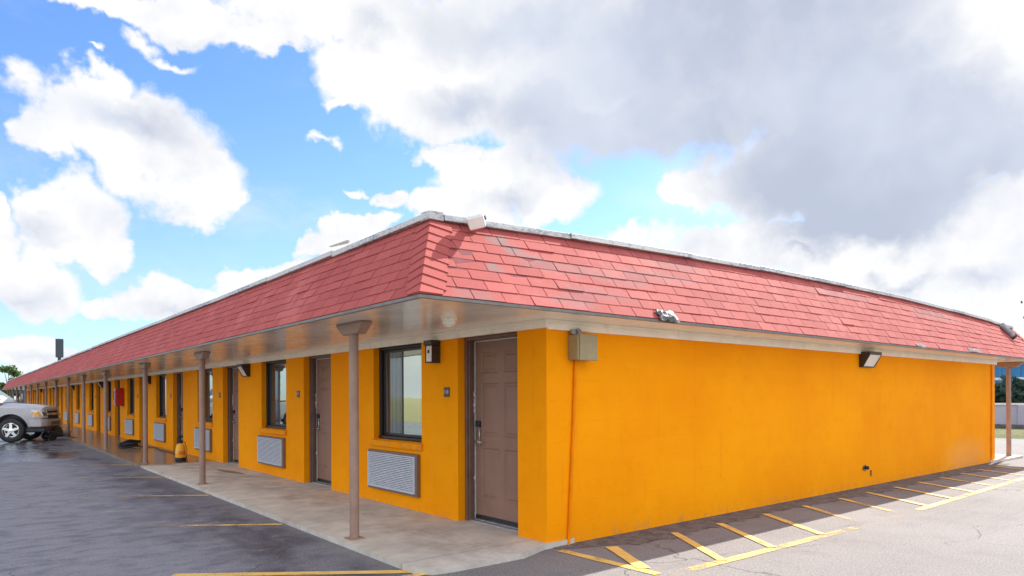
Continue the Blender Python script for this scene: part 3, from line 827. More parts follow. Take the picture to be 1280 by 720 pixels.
# porch lantern next to the first window
r = empty('wall_lantern', (0, 1.915, 1.84), 0, 'dark framed wall lantern with cream lens between the near window and near door', 'wall lamp')
b_ = MB(); b_.box(-0.02,-0.001,-0.075,0.075,0,0.25); b_.box(-0.135,-0.02,-0.085,0.085,0.205,0.262)
b_.box(-0.12,-0.021,-0.075,-0.064,0.0,0.204); b_.box(-0.12,-0.021,0.064,0.075,0.0,0.204); b_.box(-0.12,-0.021,-0.063,0.063,0.0,0.012)
b_.build('housing', M['bronze'], r, bevel=0.004, seg=1)
b_ = MB(); b_.box(-0.114,-0.021,-0.062,0.062,0.013,0.2); b_.build('lens', M['lens'], r, bevel=0.008, seg=2)
b_ = MB(); b_.lathe([(0.001,0.03),(0.008,0.027),(0.016,0.0),(0.009,-0.014),(0.001,-0.015)], 10, (-0.116,0.0,0.125)); b_.build('emblem', M['bronze'], r)

def make_wallpack(w=0.30):
    root = empty('wall_pack_light')
    b_ = MB(); d = 0.17; h = 0.24
    # side profile: deep at the top, cut back to the bottom
    for (y0, y1) in ((0, 0.02), (w-0.02, w)):
        b_.hexa([(-0.06,y0,0),(-0.001,y0,0),(-0.001,y1,0),(-0.06,y1,0),(-d,y0,h-0.05),(-0.001,y0,h-0.05),(-0.001,y1,h-0.05),(-d,y1,h-0.05)])
    b_.box(-d,-0.001,0,w,h-0.0495,h); b_.box(-0.02,-0.001,0.0205,w-0.0205,0,h-0.05); b_.box(-0.06,-0.0205,0.0205,w-0.0205,0,0.015)
    b_.build('housing', M['bronze'], root, bevel=0.005, seg=1)
    l = MB(); l.hexa([(-0.055,0.021,0.016),(-0.021,0.021,0.016),(-0.021,w-0.021,0.016),(-0.055,w-0.021,0.016),(-d+0.008,0.021,h-0.051),(-0.021,0.021,h-0.051),(-0.021,w-0.021,h-0.051),(-d+0.008,w-0.021,h-0.051)])
    l.build('lens', M['lens'], root)
    return root
wp0 = make_wallpack()
for i, y in enumerate((8.55, 17.45, 26.2, 35.1, 43.9, 52.8)):
    o = wp0 if i == 0 else copy_tree(wp0)
    o.location = (0, y, 1.85)
    tag(o, ['dark wall pack light between the second window and third door','cream lensed wall pack light beside the fifth door behind the third post',
            'small wall pack light high on the wall past the red cabinet','tiny far wall pack light high on the orange wall, fourth along the walkway',
            'tiny far wall pack light high on the orange wall, fifth along the walkway','farthest tiny wall pack light near the distant end of the walkway'][i], 'wall lamp', 'wall pack lights along the walkway')
o = make_wallpack(0.42); o.location = (6.42, 0, 1.90); o.rotation_euler = (0, 0, pi/2)
tag(o, 'dark wall pack light with white lens high on the blank orange gable wall', 'wall lamp')
o.rotation_euler = (0, 0, pi/2); o.location = (6.95, 0, 1.88)

# soffit light
r = empty('ceiling_light', (-0.78, 0.49, ZS-0.001), 0, 'round cream ceiling light on the soffit above the near corner', 'ceiling light')
b_ = MB(); b_.lathe([(0.001,0),(0.075,0),(0.075,-0.018),(0.001,-0.018)], 24); b_.build('mount', M['trim'], r, smooth=True)
b_ = MB(); b_.lathe([(0.064,-0.0185),(0.066,-0.035),(0.05,-0.065),(0.02,-0.082),(0.001,-0.084)], 24); b_.build('globe', M['lens'], r, smooth=True)

# electrical box at the corner
r = empty('electrical_box', (0.41, 0, 1.80), 0, 'khaki electrical box with conduit elbow at the top of the wall corner', 'electrical box')
b_ = MB(); b_.box(-0.13,0.13,-0.14,-0.003,0,0.245); b_.build('housing', M['khaki'], r, bevel=0.008, seg=2)
b_ = MB(); b_.box(-0.11,0.135,-0.152,-0.1405,-0.006,0.25); b_.build('cover', M['khaki'], r, bevel=0.005, seg=1)
b_ = MB(); b_.tube([(-0.04,-0.07,0.24),(-0.04,-0.07,0.285),(-0.06,-0.055,0.30)], 0.022, 12); b_.box(-0.13,-0.02,-0.06,-0.0375,0.252,0.30)
b_.build('conduit_elbow', M['galv'], r, smooth=True)

# white lamp on the roof edge
r = empty('roof_floodlight', (-0.86, -TY-0.05, ztop(-0.86)-0.01), 0, 'weathered white floodlight mounted on the roof edge above the near corner', 'floodlight')
b_ = MB(); b_.box(0.0,0.10,-0.03,0.05,0.0,0.07); b_.tube([(0.05,-0.02,0.04),(0.02,-0.08,0.05)], 0.022, 10); b_.build('bracket', M['white'], r, bevel=0.006, seg=1)
b_ = MB(); b_.hexa([(-0.075,-0.065,-0.06),(0.075,-0.065,-0.06),(0.055,0.075,-0.05),(-0.055,0.075,-0.05),(-0.085,-0.075,0.065),(0.085,-0.075,0.065),(0.05,0.075,0.075),(-0.05,0.075,0.075)])
hd = b_.build('head', M['white'], r, bevel=0.022, seg=2); hd.rotation_euler = (radians(28), radians(-10), radians(-52)); hd.location = (-0.045, -0.115, 0.0)
b_ = MB(); b_.box(-0.062,0.062,-0.082,-0.0755,-0.045,0.05); b_.build('lens', M['lens'], hd, bevel=0.003, seg=1)
b_ = MB(); b_.lathe([(0.001,-0.012),(0.018,-0.010),(0.018,0.010),(0.001,0.012)], 10, (0.066,0.02,0.01), 'x'); b_.build('clamp_bolt', M['black'], hd)

# crumpled flashing on the gable eave
def crumple(name, loc, sx, sz, label, cat, mat, thick=0.03, seed=1, amp=1.0):
    random.seed(seed)
    mb = MB(); nx, nz = 9, 6
    P = {}
    for i in range(nx):
        for j in range(nz):
            u, v = i/(nx-1), j/(nz-1)
            P[i,j] = (sx*(u-0.5)+random.uniform(-.012,.012), 0.56/1.0*sz*(v-0.5) - thick*(sin(u*pi)*sin(v*pi)) + random.uniform(-.016,.0)*amp-0.02*amp-0.008, 0.82*sz*(v-0.5)+random.uniform(-.01,.01))
    vs = [P[i,j] for i in range(nx) for j in range(nz)] + [(P[i,j][0], P[i,j][1]+0.02, P[i,j][2]) for i in range(nx) for j in range(nz)]
    fs = []
    N = nx*nz
    for i in range(nx-1):
        for j in range(nz-1):
            a = i*nz+j; b2 = (i+1)*nz+j
            fs.append((a,b2,b2+1,a+1)); fs.append((a+N,a+1+N,b2+1+N,b2+N))
    per = [(i,0) for i in range(nx)] + [(nx-1,j) for j in range(1,nz)] + [(i,nz-1) for i in range(nx-2,-1,-1)] + [(0,j) for j in range(nz-2,0,-1)]
    for k in range(len(per)):
        a = per[k][0]*nz+per[k][1]; b2 = per[(k+1)%len(per)][0]*nz+per[(k+1)%len(per)][1]
        fs.append((a,a+N,b2+N,b2))
    mb.quadmesh(vs, fs)
    o = mb.build(name, mat); o.location = loc
    return tag(o, label, cat)
crumple('metal_flashing', (1.14,-0.515,2.245), 0.27, 0.14, 'crumpled bare metal flashing sticking out at the gable eave near the corner', 'flashing', M['dullmetal'], 0.045, 4, 0.7)
crumple('roof_patch', (7.5,-0.512,2.232), 0.34, 0.07, 'small pale weathered patch on the gable eave above the wall pack light', 'roof patch', M['patchgrey'], 0.004, 5, 0.25)
crumple('roof_patch', (10.0,-0.50,2.25), 0.6, 0.08, 'longer pale weathered patch on the gable eave towards the far right end', 'roof patch', M['patchgrey'], 0.004, 6, 0.25)
# tilted vent at the far end of the gable slope
r = empty('roof_vent', (13.3,-0.06,2.83), 0, 'tilted grey roof vent with dark mouth at the far end of the gable roof', 'roof vent')
b_ = MB(); b_.tube([(-0.12,0.0,0.12),(0.10,-0.16,-0.13)], 0.065, 14); b_.build('duct', M['galv'], r, smooth=True)
b_ = MB(); b_.tube([(0.088,-0.151,-0.117),(0.115,-0.171,-0.147)], 0.078, 14); b_.build('mouth', M['black'], r, smooth=True)
# broken pipe hole in the gable wall
r = empty('broken_pipe_stub', (6.72, 0, 0.30), 0, 'broken black pipe stub poking from a hole low in the gable wall', 'pipe')
b_ = MB(); b_.tube([(0,-0.002,0),(0,-0.05,0.01),(-0.06,-0.07,0.0)], 0.022, 10); b_.build('pipe', M['black'], r)
random.seed(4)
b_ = MB()
n = 14; ring = [(0.11*cos(2*pi*k/n)*random.uniform(.6,1.1), -0.004, 0.05*sin(2*pi*k/n)*random.uniform(.6,1.2)) for k in range(n)]
b_.quadmesh(ring + [(p[0],-0.0015,p[2]) for p in ring], [tuple(range(n))] + [(k,k+n,(k+1)%n+n,(k+1)%n) for k in range(n)])
b_.build('broken_plaster', M['jamb'], r)
b_ = MB(); b_.tube([(0.2,-0.012,-0.14),(0.2,-0.012,-0.05)], 0.012, 8); b_.build('nail_strip', M['sleeve'], r)

# red cabinet
r = empty('fire_extinguisher_cabinet', (0, 21.95, 1.17), 0, 'bright red fire extinguisher cabinet on the orange wall further along the walkway', 'extinguisher cabinet')
b_ = MB(); b_.box(-0.26,-0.001,-0.22,0.22,0,0.62); b_.build('cabinet', M['redbox'], r, bevel=0.015, seg=2)
b_ = MB(); b_.box(-0.272,-0.2605,-0.17,0.17,0.06,0.56); d_ = b_.build('cabinet_door', M['redbox'], r, bevel=0.004, seg=1)
b_ = MB(); b_.box(-0.278,-0.2725,-0.12,0.12,0.2,0.5); b_.build('pane', M['carglass'], d_)

# pump sprayer
r = empty('pump_sprayer', (-0.62, 11.3, ZW), radians(20), 'yellow pump sprayer with black top standing on the walkway by a door', 'sprayer')
b_ = MB(); b_.lathe([(0.001,0.05),(0.135,0.05),(0.15,0.08),(0.15,0.2),(0.135,0.3),(0.10,0.37),(0.055,0.40),(0.001,0.40)], 24); b_.build('tank', M['yellow'], r, smooth=True)
b_ = MB(); b_.lathe([(0.001,0.0),(0.15,0.0),(0.16,0.02),(0.16,0.085),(0.151,0.09)], 24); b_.build('foot_ring', M['black'], r, smooth=True)
b_ = MB(); b_.lathe([(0.001,0.395),(0.06,0.395),(0.065,0.45),(0.04,0.47),(0.02,0.48),(0.02,0.53),(0.001,0.53)], 18); b_.tube([(-0.07,0,0.545),(0.07,0,0.545)], 0.022, 10); b_.tube([(-0.1,0,0.40),(-0.1,0,0.5),(0.0,0,0.52)], 0.016, 8)
b_.build('pump_handle', M['black'], r, smooth=True)
b_ = MB(); b_.quadmesh([( -0.152*cos(a)*1.003, -0.152*sin(a)*1.003, z) for a in [radians(40+8*i) for i in range(11)] for z in (0.15, 0.235)], [(2*i,2*i+1,2*i+3,2*i+2) for i in range(10)]); b_.build('label_band', M['orange'], r)
b_ = MB(); b_.tube([(0.06,0,0.43),(0.16,0.03,0.42),(0.22,0.02,0.25),(0.2,0.0,0.06),(0.1,-0.2,0.012),(-0.05,-0.25,0.012)], 0.009, 8); b_.build('hose', M['rubber'], r, smooth=True)

r.scale = (0.72, 0.72, 1.0)
# coil of hose on the wet walkway
r = empty('hose_coil', (-0.72, 16.6, ZW), 0, 'heap of black hose coiled on the wet walkway', 'hose')
pts = []
random.seed(9)
for i in range(110):
    a = i*0.33; rr = 0.21 + 0.06*sin(i*0.21); pts.append((rr*cos(a), rr*sin(a)*0.9, 0.022 + 0.0012*i + 0.012*sin(i*0.9)))
b_ = MB(); b_.tube(pts, 0.018, 8); b_.build('coil', M['rubber'], r, smooth=True)
b_ = MB(); b_.tube([(0.2,0,0.03),(0.35,-0.1,0.02),(0.5,-0.35,0.02),(0.52,-0.9,0.02),(0.45,-1.6,0.018),(0.5,-2.6,0.018),(0.42,-3.6,0.018),(0.36,-4.6,0.018)], 0.013, 8); b_.build('loose_end', M['rubber'], r, smooth=True)
b_ = MB(); b_.tube([(-0.15,-0.02,0.16),(0.02,0.03,0.2),(0.3,0.1,0.17)], [0.03,0.045,0.03], 10); b_.build('spray_gun', M['black'], r, smooth=True)

# pressure washer in front of the truck
r = empty('pressure_washer', (-1.78, 23.4, 0.0), radians(15), 'black pressure washer on wheels beside the front of the pickup truck', 'pressure washer')
b_ = MB()
for s in (-1, 1):
    b_.tube([(-0.25,s*0.2,0.12),(0.3,s*0.2,0.12),(0.34,s*0.2,0.3)], 0.016, 8); b_.tube([(-0.25,s*0.2,0.12),(-0.33,s*0.2,0.5),(-0.42,s*0.2,0.68)], 0.016, 8)
b_.tube([(-0.42,-0.2,0.68),(-0.42,0.2,0.68)], 0.018, 8); b_.tube([(-0.25,-0.2,0.12),(-0.25,0.2,0.12)], 0.016, 8); b_.tube([(0.3,-0.2,0.12),(0.3,0.2,0.12)], 0.016, 8)
b_.build('frame', M['black'], r, smooth=True)
b_ = MB(); b_.box(-0.2,0.12,-0.16,0.16,0.14,0.36); b_.box(-0.12,0.1,-0.12,0.12,0.361,0.44); b_.build('engine', M['greenmetal'], r, bevel=0.02, seg=2)
b_ = MB(); b_.tube([(0.13,0,0.22),(0.3,0,0.22)], 0.07, 12); b_.build('pump', M['galv'], r, smooth=True)
for s in (-1, 1):
    b_ = MB(); b_.lathe([(0.03,-0.035),(0.12,-0.035),(0.14,-0.02),(0.14,0.02),(0.12,0.035),(0.03,0.035),(0.03,-0.035)], 20, (-0.25, s*0.26, 0.14), 'y'); b_.build('wheel', M['rubber'], r, smooth=True)
b_ = MB(); b_.tube([(0.3,0.05,0.2),(0.5,0.1,0.06),(0.7,-0.1,0.02),(0.9,-0.6,0.02),(0.75,-1.4,0.02),(0.5,-2.0,0.02),(0.62,-3.0,0.02),(0.5,-4.4,0.02)], 0.014, 8); b_.build('hose', M['rubber'], r, smooth=True)

# ------------------------------------------------------------------ pickup truck (x forward, origin below the front axle)
def apply_bool(o, cutters):
    for c in cutters:
        md = o.modifiers.new('b', 'BOOLEAN'); md.object = c; md.operation = 'DIFFERENCE'; md.solver = 'EXACT'
    dg = bpy.context.evaluated_depsgraph_get(); dg.update()
    me = bpy.data.meshes.new_from_object(o.evaluated_get(dg))
    o.modifiers.clear(); old = o.data; o.data = me; bpy.data.meshes.remove(old)
    for c in cutters: bpy.data.objects.remove(c)
def loft(secs, close=True):
    """secs: list of (x, [(y,z)...half outline bottom->top]) mirrored about y=0"""
    mb = MB(); rings = []
    for x, half in secs:
        rings.append([(x, y, z) for (y, z) in half] + [(x, -y, z) for (y, z) in reversed(half)])
    n = len(rings[0]); vs = [p for r_ in rings for p in r_]; fs = []
    for i in range(len(rings)-1):
        for k in range(n): fs.append((i*n+k, i*n+(k+1)%n, (i+1)*n+(k+1)%n, (i+1)*n+k))
    fs.append(tuple(range(n))); fs.append(tuple((len(rings)-1)*n+k for k in range(n))[::-1])
    mb.quadmesh(vs, fs); return mb
def body_half(w, zb, zs, zt, cr):
    return [(w*0.80, zb), (w*0.95, zb+0.05), (w, zb+0.22), (w*1.0, (zb+zs)/2+0.08), (w*0.985, zs-0.05), (w*0.95, zs), (w*0.6, zt-cr*0.3), (w*0.25, zt)]
truck = empty('pickup_truck', (0,0,0), 0, 'silver pickup truck parked nose in towards the walkway at the left edge', 'pickup truck')
WB = 3.55
secs = [(0.90, body_half(0.78, 0.50, 0.98, 1.05, 0.05)), (0.84, body_half(0.90, 0.45, 1.04, 1.11, 0.05)), (0.66, body_half(0.965, 0.42, 1.08, 1.15, 0.05)),
        (0.3, body_half(0.985, 0.42, 1.11, 1.185, 0.06)), (-0.2, body_half(0.99, 0.42, 1.13, 1.215, 0.06)), (-0.45, body_half(0.99, 0.42, 1.15, 1.245, 0.06)),
        (-0.95, body_half(0.99, 0.42, 1.17, 1.22, 0.02)), (-2.9, body_half(0.99, 0.44, 1.19, 1.23, 0.02)), (-4.5, body_half(0.98, 0.50, 1.21, 1.225, 0.01)), (-4.62, body_half(0.95, 0.52, 1.20, 1.215, 0.01))]
body = loft(secs).build('body', M['silver'], truck)
cut = []
for ax in (0.0, -WB):
    c = MB(); c.lathe([(0.001,-1.2),(0.47,-1.2),(0.47,1.2),(0.001,1.2)], 32, (ax, 0, 0.42), 'y'); cut.append(c.build('cutter', M['black']))
apply_bool(body, cut)
for p in body.data.polygons: p.use_smooth = True
try: body.data.set_sharp_from_angle(angle=radians(28))
except Exception: pass
chs = MB(); chs.box(-4.4, 0.6, -0.62, 0.62, 0.36, 0.62); chs.build('chassis', M['black'], truck)
for ax in (0.0, -WB):
    for s in (-1, 1):
        wl = MB(); wl.box(ax-0.45, ax+0.45, s*0.66-0.02, s*0.66+0.02, 0.45, 0.95); wl.build('wheel_well', M['black'], truck)
def cab_half(wb, wt, zb, zt): return [(wb*0.6, zb), (wb, zb), (wb*0.985, zb+0.06), (wt*1.02, zt-0.10), (wt*0.95, zt-0.035), (wt*0.7, zt), (wt*0.3, zt+0.015)]
cab = loft([(-0.62, cab_half(0.86,0.84,1.19,1.24)), (-0.70, cab_half(0.90,0.86,1.19,1.30)), (-1.42, cab_half(0.93,0.74,1.19,1.83)), (-1.62, cab_half(0.93,0.735,1.19,1.88)), (-2.5, cab_half(0.93,0.735,1.19,1.885)), (-2.78, cab_half(0.92,0.72,1.19,1.83)), (-2.9, cab_half(0.9,0.74,1.19,1.25))]).build('cab', M['silver'], truck, smooth=True, sharp=35); cab.location.x = 0.3
g = MB()
g.hexa([(-0.735,-0.78,1.315),(-0.735,0.78,1.315),(-1.375,0.66,1.815),(-1.375,-0.66,1.815),(-0.725,-0.78,1.325),(-0.725,0.78,1.325),(-1.365,0.66,1.825),(-1.365,-0.66,1.825)])
g.build('windscreen', M['carglass'], cab)
for s in (-1, 1):
    for (xa, xb, ta, tb_) in ((-0.98,-1.70,-1.42,-1.70), (-1.82,-2.62,-1.82,-2.52)):
        def yy(z): return s*(0.93 + (0.755-0.93)*(z-1.25)/(1.77-1.25) + 0.012)
        g = MB(); z0, z1 = 1.265, 1.74
        g.hexa([(xa,yy(z0),z0),(xb,yy(z0),z0),(tb_,yy(z1),z1),(ta,yy(z1),z1),(xa,yy(z0)-s*0.03,z0),(xb,yy(z0)-s*0.03,z0),(tb_,yy(z1)-s*0.03,z1),(ta,yy(z1)-s*0.03,z1)])
        g.build('side_window', M['carglass'], cab)
    g = MB(); g.box(-0.72,-0.58,s*1.02-0.1,s*1.02+0.1,1.24,1.42); g.build('wing_mirror', M['black'], truck, bevel=0.03, seg=2)
    g = MB(); g.box(-1.74,-1.52,s*0.995-0.008,s*0.995+0.012,1.04,1.08); g.build('door_handle', M['chrome'], truck, bevel=0.005, seg=1)
# grille, emblem, lamps, bumper
g = MB(); g.hexa([(0.86,-0.60,0.72),(0.925,-0.56,0.72),(0.925,0.56,0.72),(0.86,0.60,0.72),(0.80,-0.62,1.02),(0.895,-0.58,1.02),(0.895,0.58,1.02),(0.80,0.62,1.02)])
gr = g.build('grille', M['rubber'], truck)
g = MB(); g.box(0.90,0.945,-0.62,0.62,0.84,0.90); gb = g.build('grille_bar', M['silver'], gr, bevel=0.01, seg=1)
g = MB(); g.box(0.946,0.957,-0.13,0.13,0.848,0.888); g.box(0.946,0.957,-0.055,0.055,0.8885,0.908); g.box(0.946,0.957,-0.055,0.055,0.828,0.8475); g.build('emblem', M['gold'], gr)
def wrap_lamp(name, plan, z0, z1, mat, parent, rise=0.0):
    """lamp following the corner of the wing: plan points run from grille to wing"""
    mb = MB(); n = len(plan)
    vs = []
    for (z, k) in ((z0, 0), (z1, 1)):
        vs += [(x-(0.05 if k else 0.0), y, z+rise*i_/(n-1)) for i_, (x, y) in enumerate(plan)]
    for (z, k) in ((z0, 0), (z1, 1)):
        vs += [(x-0.07-(0.05 if k else 0.0), y*0.93, z+rise*i_/(n-1)) for i_, (x, y) in enumerate(plan)]
    fs = []
    for i_ in range(n-1):
        fs += [(i_, i_+1, n+i_+1, n+i_), (2*n+i_, 3*n+i_, 3*n+i_+1, 2*n+i_+1), (i_, 2*n+i_, 2*n+i_+1, i_+1), (n+i_, n+i_+1, 3*n+i_+1, 3*n+i_)]
    fs += [(0, n, 3*n, 2*n), (n-1, 3*n-1, 4*n-1, 2*n-1)]
    mb.quadmesh(vs, fs)
    return mb.build(name, mat, parent)
for s in (-1, 1):
    hl = wrap_lamp('headlight', [(0.945,s*0.60),(0.935,s*0.76),(0.885,s*0.905),(0.78,s*0.965),(0.64,s*0.992)], 0.76, 1.00, M['lampglass'], truck, 0.02)
    wrap_lamp('indicator', [(0.845,s*0.948),(0.78,s*0.978),(0.66,s*1.003)], 0.80, 0.93, M['amber'], hl, 0.01)
    wrap_lamp('reflector', [(0.952,s*0.66),(0.945,s*0.76),(0.90,s*0.895)], 0.81, 0.94, M['chrome'], hl, 0.01)
bm_half = lambda w, z0, z1: [(w*0.9, z0), (w, z0+0.04), (w, z1-0.03), (w*0.96, z1)]
g = loft([(0.99, bm_half(0.62,0.50,0.69)), (0.955, bm_half(0.82,0.47,0.71)), (0.84, bm_half(0.96,0.45,0.715)), (0.60, bm_half(1.0,0.45,0.715)), (0.52, bm_half(0.995,0.46,0.71))])
bp_ = g.build('bumper', M['silver'], truck, smooth=True, sharp=40)
g = MB(); g.hexa([(0.955,-0.5,0.52),(0.998,-0.48,0.52),(0.998,0.48,0.52),(0.955,0.5,0.52),(0.955,-0.5,0.63),(0.998,-0.48,0.63),(0.998,0.48,0.63),(0.955,0.5,0.63)]); g.build('air_intake', M['black'], bp_)
g = MB(); g.box(0.3,0.93,-0.85,0.85,0.30,0.46); g.build('skid_plate', M['black'], truck, bevel=0.03, seg=1)
g = MB(); g.box(-4.72,-4.6,-0.95,0.95,0.5,0.72); g.build('rear_bumper', M['chrome'], truck, bevel=0.02, seg=1)
g = MB(); g.box(-4.5,-2.98,-0.82,0.82,1.2265,1.245); g.build('bed_cover', M['black'], truck)
for s in (-1, 1):
    g = MB(); g.box(-4.63,-4.55,s*0.86-0.08,s*0.86+0.08,0.85,1.15); g.build('tail_light', M['redbox'], truck, bevel=0.01, seg=1)
def wheel(ax, s):
    root = MB(); R_ = 0.375
    root.lathe([(0.235,-0.12),(0.30,-0.125),(0.35,-0.115),(R_,-0.08),(R_,0.08),(0.35,0.115),(0.30,0.125),(0.235,0.12),(0.235,-0.12)], 36, (0,0,0), 'y')
    t = root.build('wheel', M['rubber'], truck, smooth=True, sharp=50)
    rm = MB(); rm.lathe([(0.236,0.12),(0.225,0.125),(0.215,0.10),(0.20,0.03),(0.001,0.02)], 36, (0,0,0), 'y')
    for k in range(5):
        a = 2*pi*k/5 + 0.3; ca, sa = cos(a), sin(a)
        def P2(rad, off, y): return (rad*ca - off*sa, y, rad*sa + off*ca)
        rm.hexa([P2(0.03,-0.05,0.05),P2(0.03,0.05,0.05),P2(0.222,0.042,0.05),P2(0.222,-0.042,0.05),P2(0.03,-0.045,0.115),P2(0.03,0.045,0.115),P2(0.222,0.034,0.112),P2(0.222,-0.034,0.112)])
    rm.lathe([(0.07,0.06),(0.065,0.125),(0.001,0.13)], 16, (0,0,0), 'y')
    rm.build('rim', M['chrome'], t, smooth=True, sharp=35)
    br = MB(); br.lathe([(0.001,0.021),(0.19,0.0305)], 24, (0,0,0), 'y'); br.build('brake_disc', M['black'], t)
    t.location = (ax, s*0.855, R_); t.rotation_euler = (0, 0, 0 if s > 0 else pi)
    return t
for ax in (0.0, -WB):
    for s in (-1, 1): wheel(ax, s)
TH = radians(-20)
truck.rotation_euler = (0, 0, TH); truck.scale = (1, 1, 1.05)
truck.location = (-3.06+0.86*0.342-0.02, 22.7+0.86*0.94, 0)

# ------------------------------------------------------------------ surroundings
def dirpt(px, dist):        # a point on the ground in the compass direction given by px/847.5 to the right of the view axis
    d = (FW + RT*((px-640)/847.5)); return CAM.to_2d() + d.to_2d()*dist

def tree(name, loc, h, r, label, leafmat, n=900, trunk_h=None, sparse=1.0, group=None, leaf=0.35, seed=0, squash=0.8):
    random.seed(seed)
    root = empty(name, loc, 0, label, 'tree', group)
    th = trunk_h if trunk_h is not None else h*0.35
    t = MB()
    lean = Vector((random.uniform(-.04,.04)*h, random.uniform(-.04,.04)*h, 0))
    top = Vector((0,0,th)) + lean
    t.tube([(0,0,-0.1), tuple(lean*0.4+Vector((0,0,th*0.5))), tuple(top), tuple(top+Vector((0,0,(h-th)*0.55)))], [h*0.028,h*0.022,h*0.018,h*0.006], 8)
    cc = Vector((lean.x, lean.y, (h+th*0.75)/2)); rz = (h-th*0.75)/2
    clumps = []
    for k in range(14):
        a = random.uniform(0, 2*pi); e = random.uniform(-0.8, 1.0); q = random.uniform(0.45, 0.85)
        c = cc + Vector((cos(a)*r*q*sqrt(max(0.05,1-e*e*0.6)), sin(a)*r*q*sqrt(max(0.05,1-e*e*0.6)), e*rz*q))
        clumps.append((c, r*random.uniform(0.28, 0.5)))
        t.tube([tuple(top*random.uniform(0.75,1.0)), tuple((top+c)/2+Vector((0,0,0.15*r))), tuple(c)], [h*0.011,h*0.007,h*0.002], 5)
    t.build('trunk', M['bark'], root, smooth=True)
    l = MB()
    for i in range(n):
        c, cr = random.choice(clumps)
        while True:
            o = Vector((random.uniform(-1,1), random.uniform(-1,1), random.uniform(-1,1)))
            if o.length < 1: break
        p = c + Vector((o.x*cr, o.y*cr, o.z*cr*squash))
        s = leaf*random.uniform(0.5, 1.2)
        a = Vector((random.gauss(0,1), random.gauss(0,1), random.gauss(0,0.6))).normalized(); b_ = a.orthogonal().normalized()
        b_ = (Matrix.Rotation(random.uniform(0, 2*pi), 3, a) @ b_)
        v = min(1, max(0, random.gauss(0.45, 0.25)))
        c2 = a.cross(b_)
        l.quadmesh([p - b_*s*0.5, p - c2*s*0.28, p + b_*s*0.5, p + c2*s*0.28], [(0,1,2,3)], 0, v)
    l.build('crown', leafmat, root, fix=False)
    return root

p = dirpt(11.5, 72); tree('leafy_tree', (p.x, p.y, 0), 5.3, 1.0, 'small green tree rising behind the far end of the roof at left', M['leaf'], 1600, 1.6, leaf=0.3, seed=5)
# pylon sign beyond the wing
p = dirpt(74.5, 62)
r = empty('pylon_sign', (p.x, p.y, 0), YAW-pi/2+radians(35), 'tall dark pole sign showing above the roofline at left', 'sign')
b_ = MB(); b_.tube([(0,0,0),(0,0,6.6)], 0.14, 12); b_.build('pole', M['black'], r, smooth=True)
b_ = MB(); b_.box(-0.30,0.30,-0.18,0.18,5.15,6.85); cab_ = b_.build('cabinet', M['signface'], r, bevel=0.03, seg=1)
b_ = MB(); b_.box(0.3005,0.35,-0.17,0.17,5.25,6.75); b_.build('face', M['signlight'], r)
# white building past the end
p = dirpt(-14, 84)
def simple_building(name, loc, rz, lx, ly, h, label, wm, rm, roof_h=0.5):
    r = empty(name, loc, rz, label, 'building')
    b_ = MB(); b_.box(-lx/2,lx/2,-ly/2,ly/2,0,h); b_.build('wall', wm, r)
    b_ = MB(); b_.hexa([(-lx/2-.3,-ly/2-.3,h+.002),(lx/2+.3,-ly/2-.3,h+.002),(lx/2+.3,ly/2+.3,h+.002),(-lx/2-.3,ly/2+.3,h+.002),(-lx/2+.2,-ly/2+.2,h+roof_h),(lx/2-.2,-ly/2+.2,h+roof_h),(lx/2-.2,ly/2-.2,h+roof_h),(-lx/2+.2,ly/2-.2,h+roof_h)]); b_.build('roof', rm, r)
    n = max(2, int(lx/2.5))
    for i in range(n):
        xx = -lx/2 + lx*(i+0.5)/n
        f = MB(); f.box(xx-0.5,xx+0.5,-ly/2-0.03,-ly/2-0.002,h*0.4,h*0.78); w_ = f.build('window', M['frame'], r)
        f = MB(); f.box(xx-0.43,xx+0.43,-ly/2-0.045,-ly/2-0.0305,h*0.43,h*0.75); f.build('pane', M['glass'], w_)
    return r
simple_building('distant_building', (p.x, p.y, 0), YAW-pi/2+0.6, 9, 6, 2.7, 'low dark blue building past the far end of the motel', M['shedroof'], M['shedroof'], 0.3)
# right background: lawn strip, low rendered wall, blue shed, dark trees
r = empty('boundary_wall', (30.8, 0, 0), 0, 'low lavender grey wall behind the grass strip at the right edge', 'wall')
b_ = MB(); b_.box(0,0.2,-30,40,0,0.98); b_.build('wall', M['farwall'], r)
b_ = MB(); b_.box(-0.04,0.24,-30.04,40.04,0.981,1.06); b_.build('coping', M['render'], r)
b_ = MB()
for i in range(24): b_.box(-0.06,-0.001,-29+3*i-0.12,-29+3*i+0.12,0,0.98)
b_.build('pier', M['farwall'], r)
b_ = MB(); b_.box(-0.6,-0.3,-30,40,-0.005,0.16); b_.build('kerb', M['patch'], r)
r = empty('blue_shed', (47, 10, 0), 0, 'blue sheet metal building behind the boundary wall at the right edge', 'building')
b_ = MB(); b_.box(0,12,-22,16,0,3.6)
for i in range(76): b_.box(-0.05,-0.001,-21.9+0.5*i,-21.9+0.5*i+0.22,0.05,3.55)
b_.build('wall', M['shed'], r)
b_ = MB(); b_.hexa([(-.4,-22.4,3.603),(12.4,-22.4,3.603),(12.4,16.4,3.603),(-.4,16.4,3.603),(5.8,-22.4,4.3),(6.2,-22.4,4.3),(6.2,16.4,4.3),(5.8,16.4,4.3)]); b_.build('roof', M['shedroof'], r)
b_ = MB(); b_.box(-0.07,-0.0505,-22,16,2.35,2.5); b_.build('trim_band', M['render'], r)
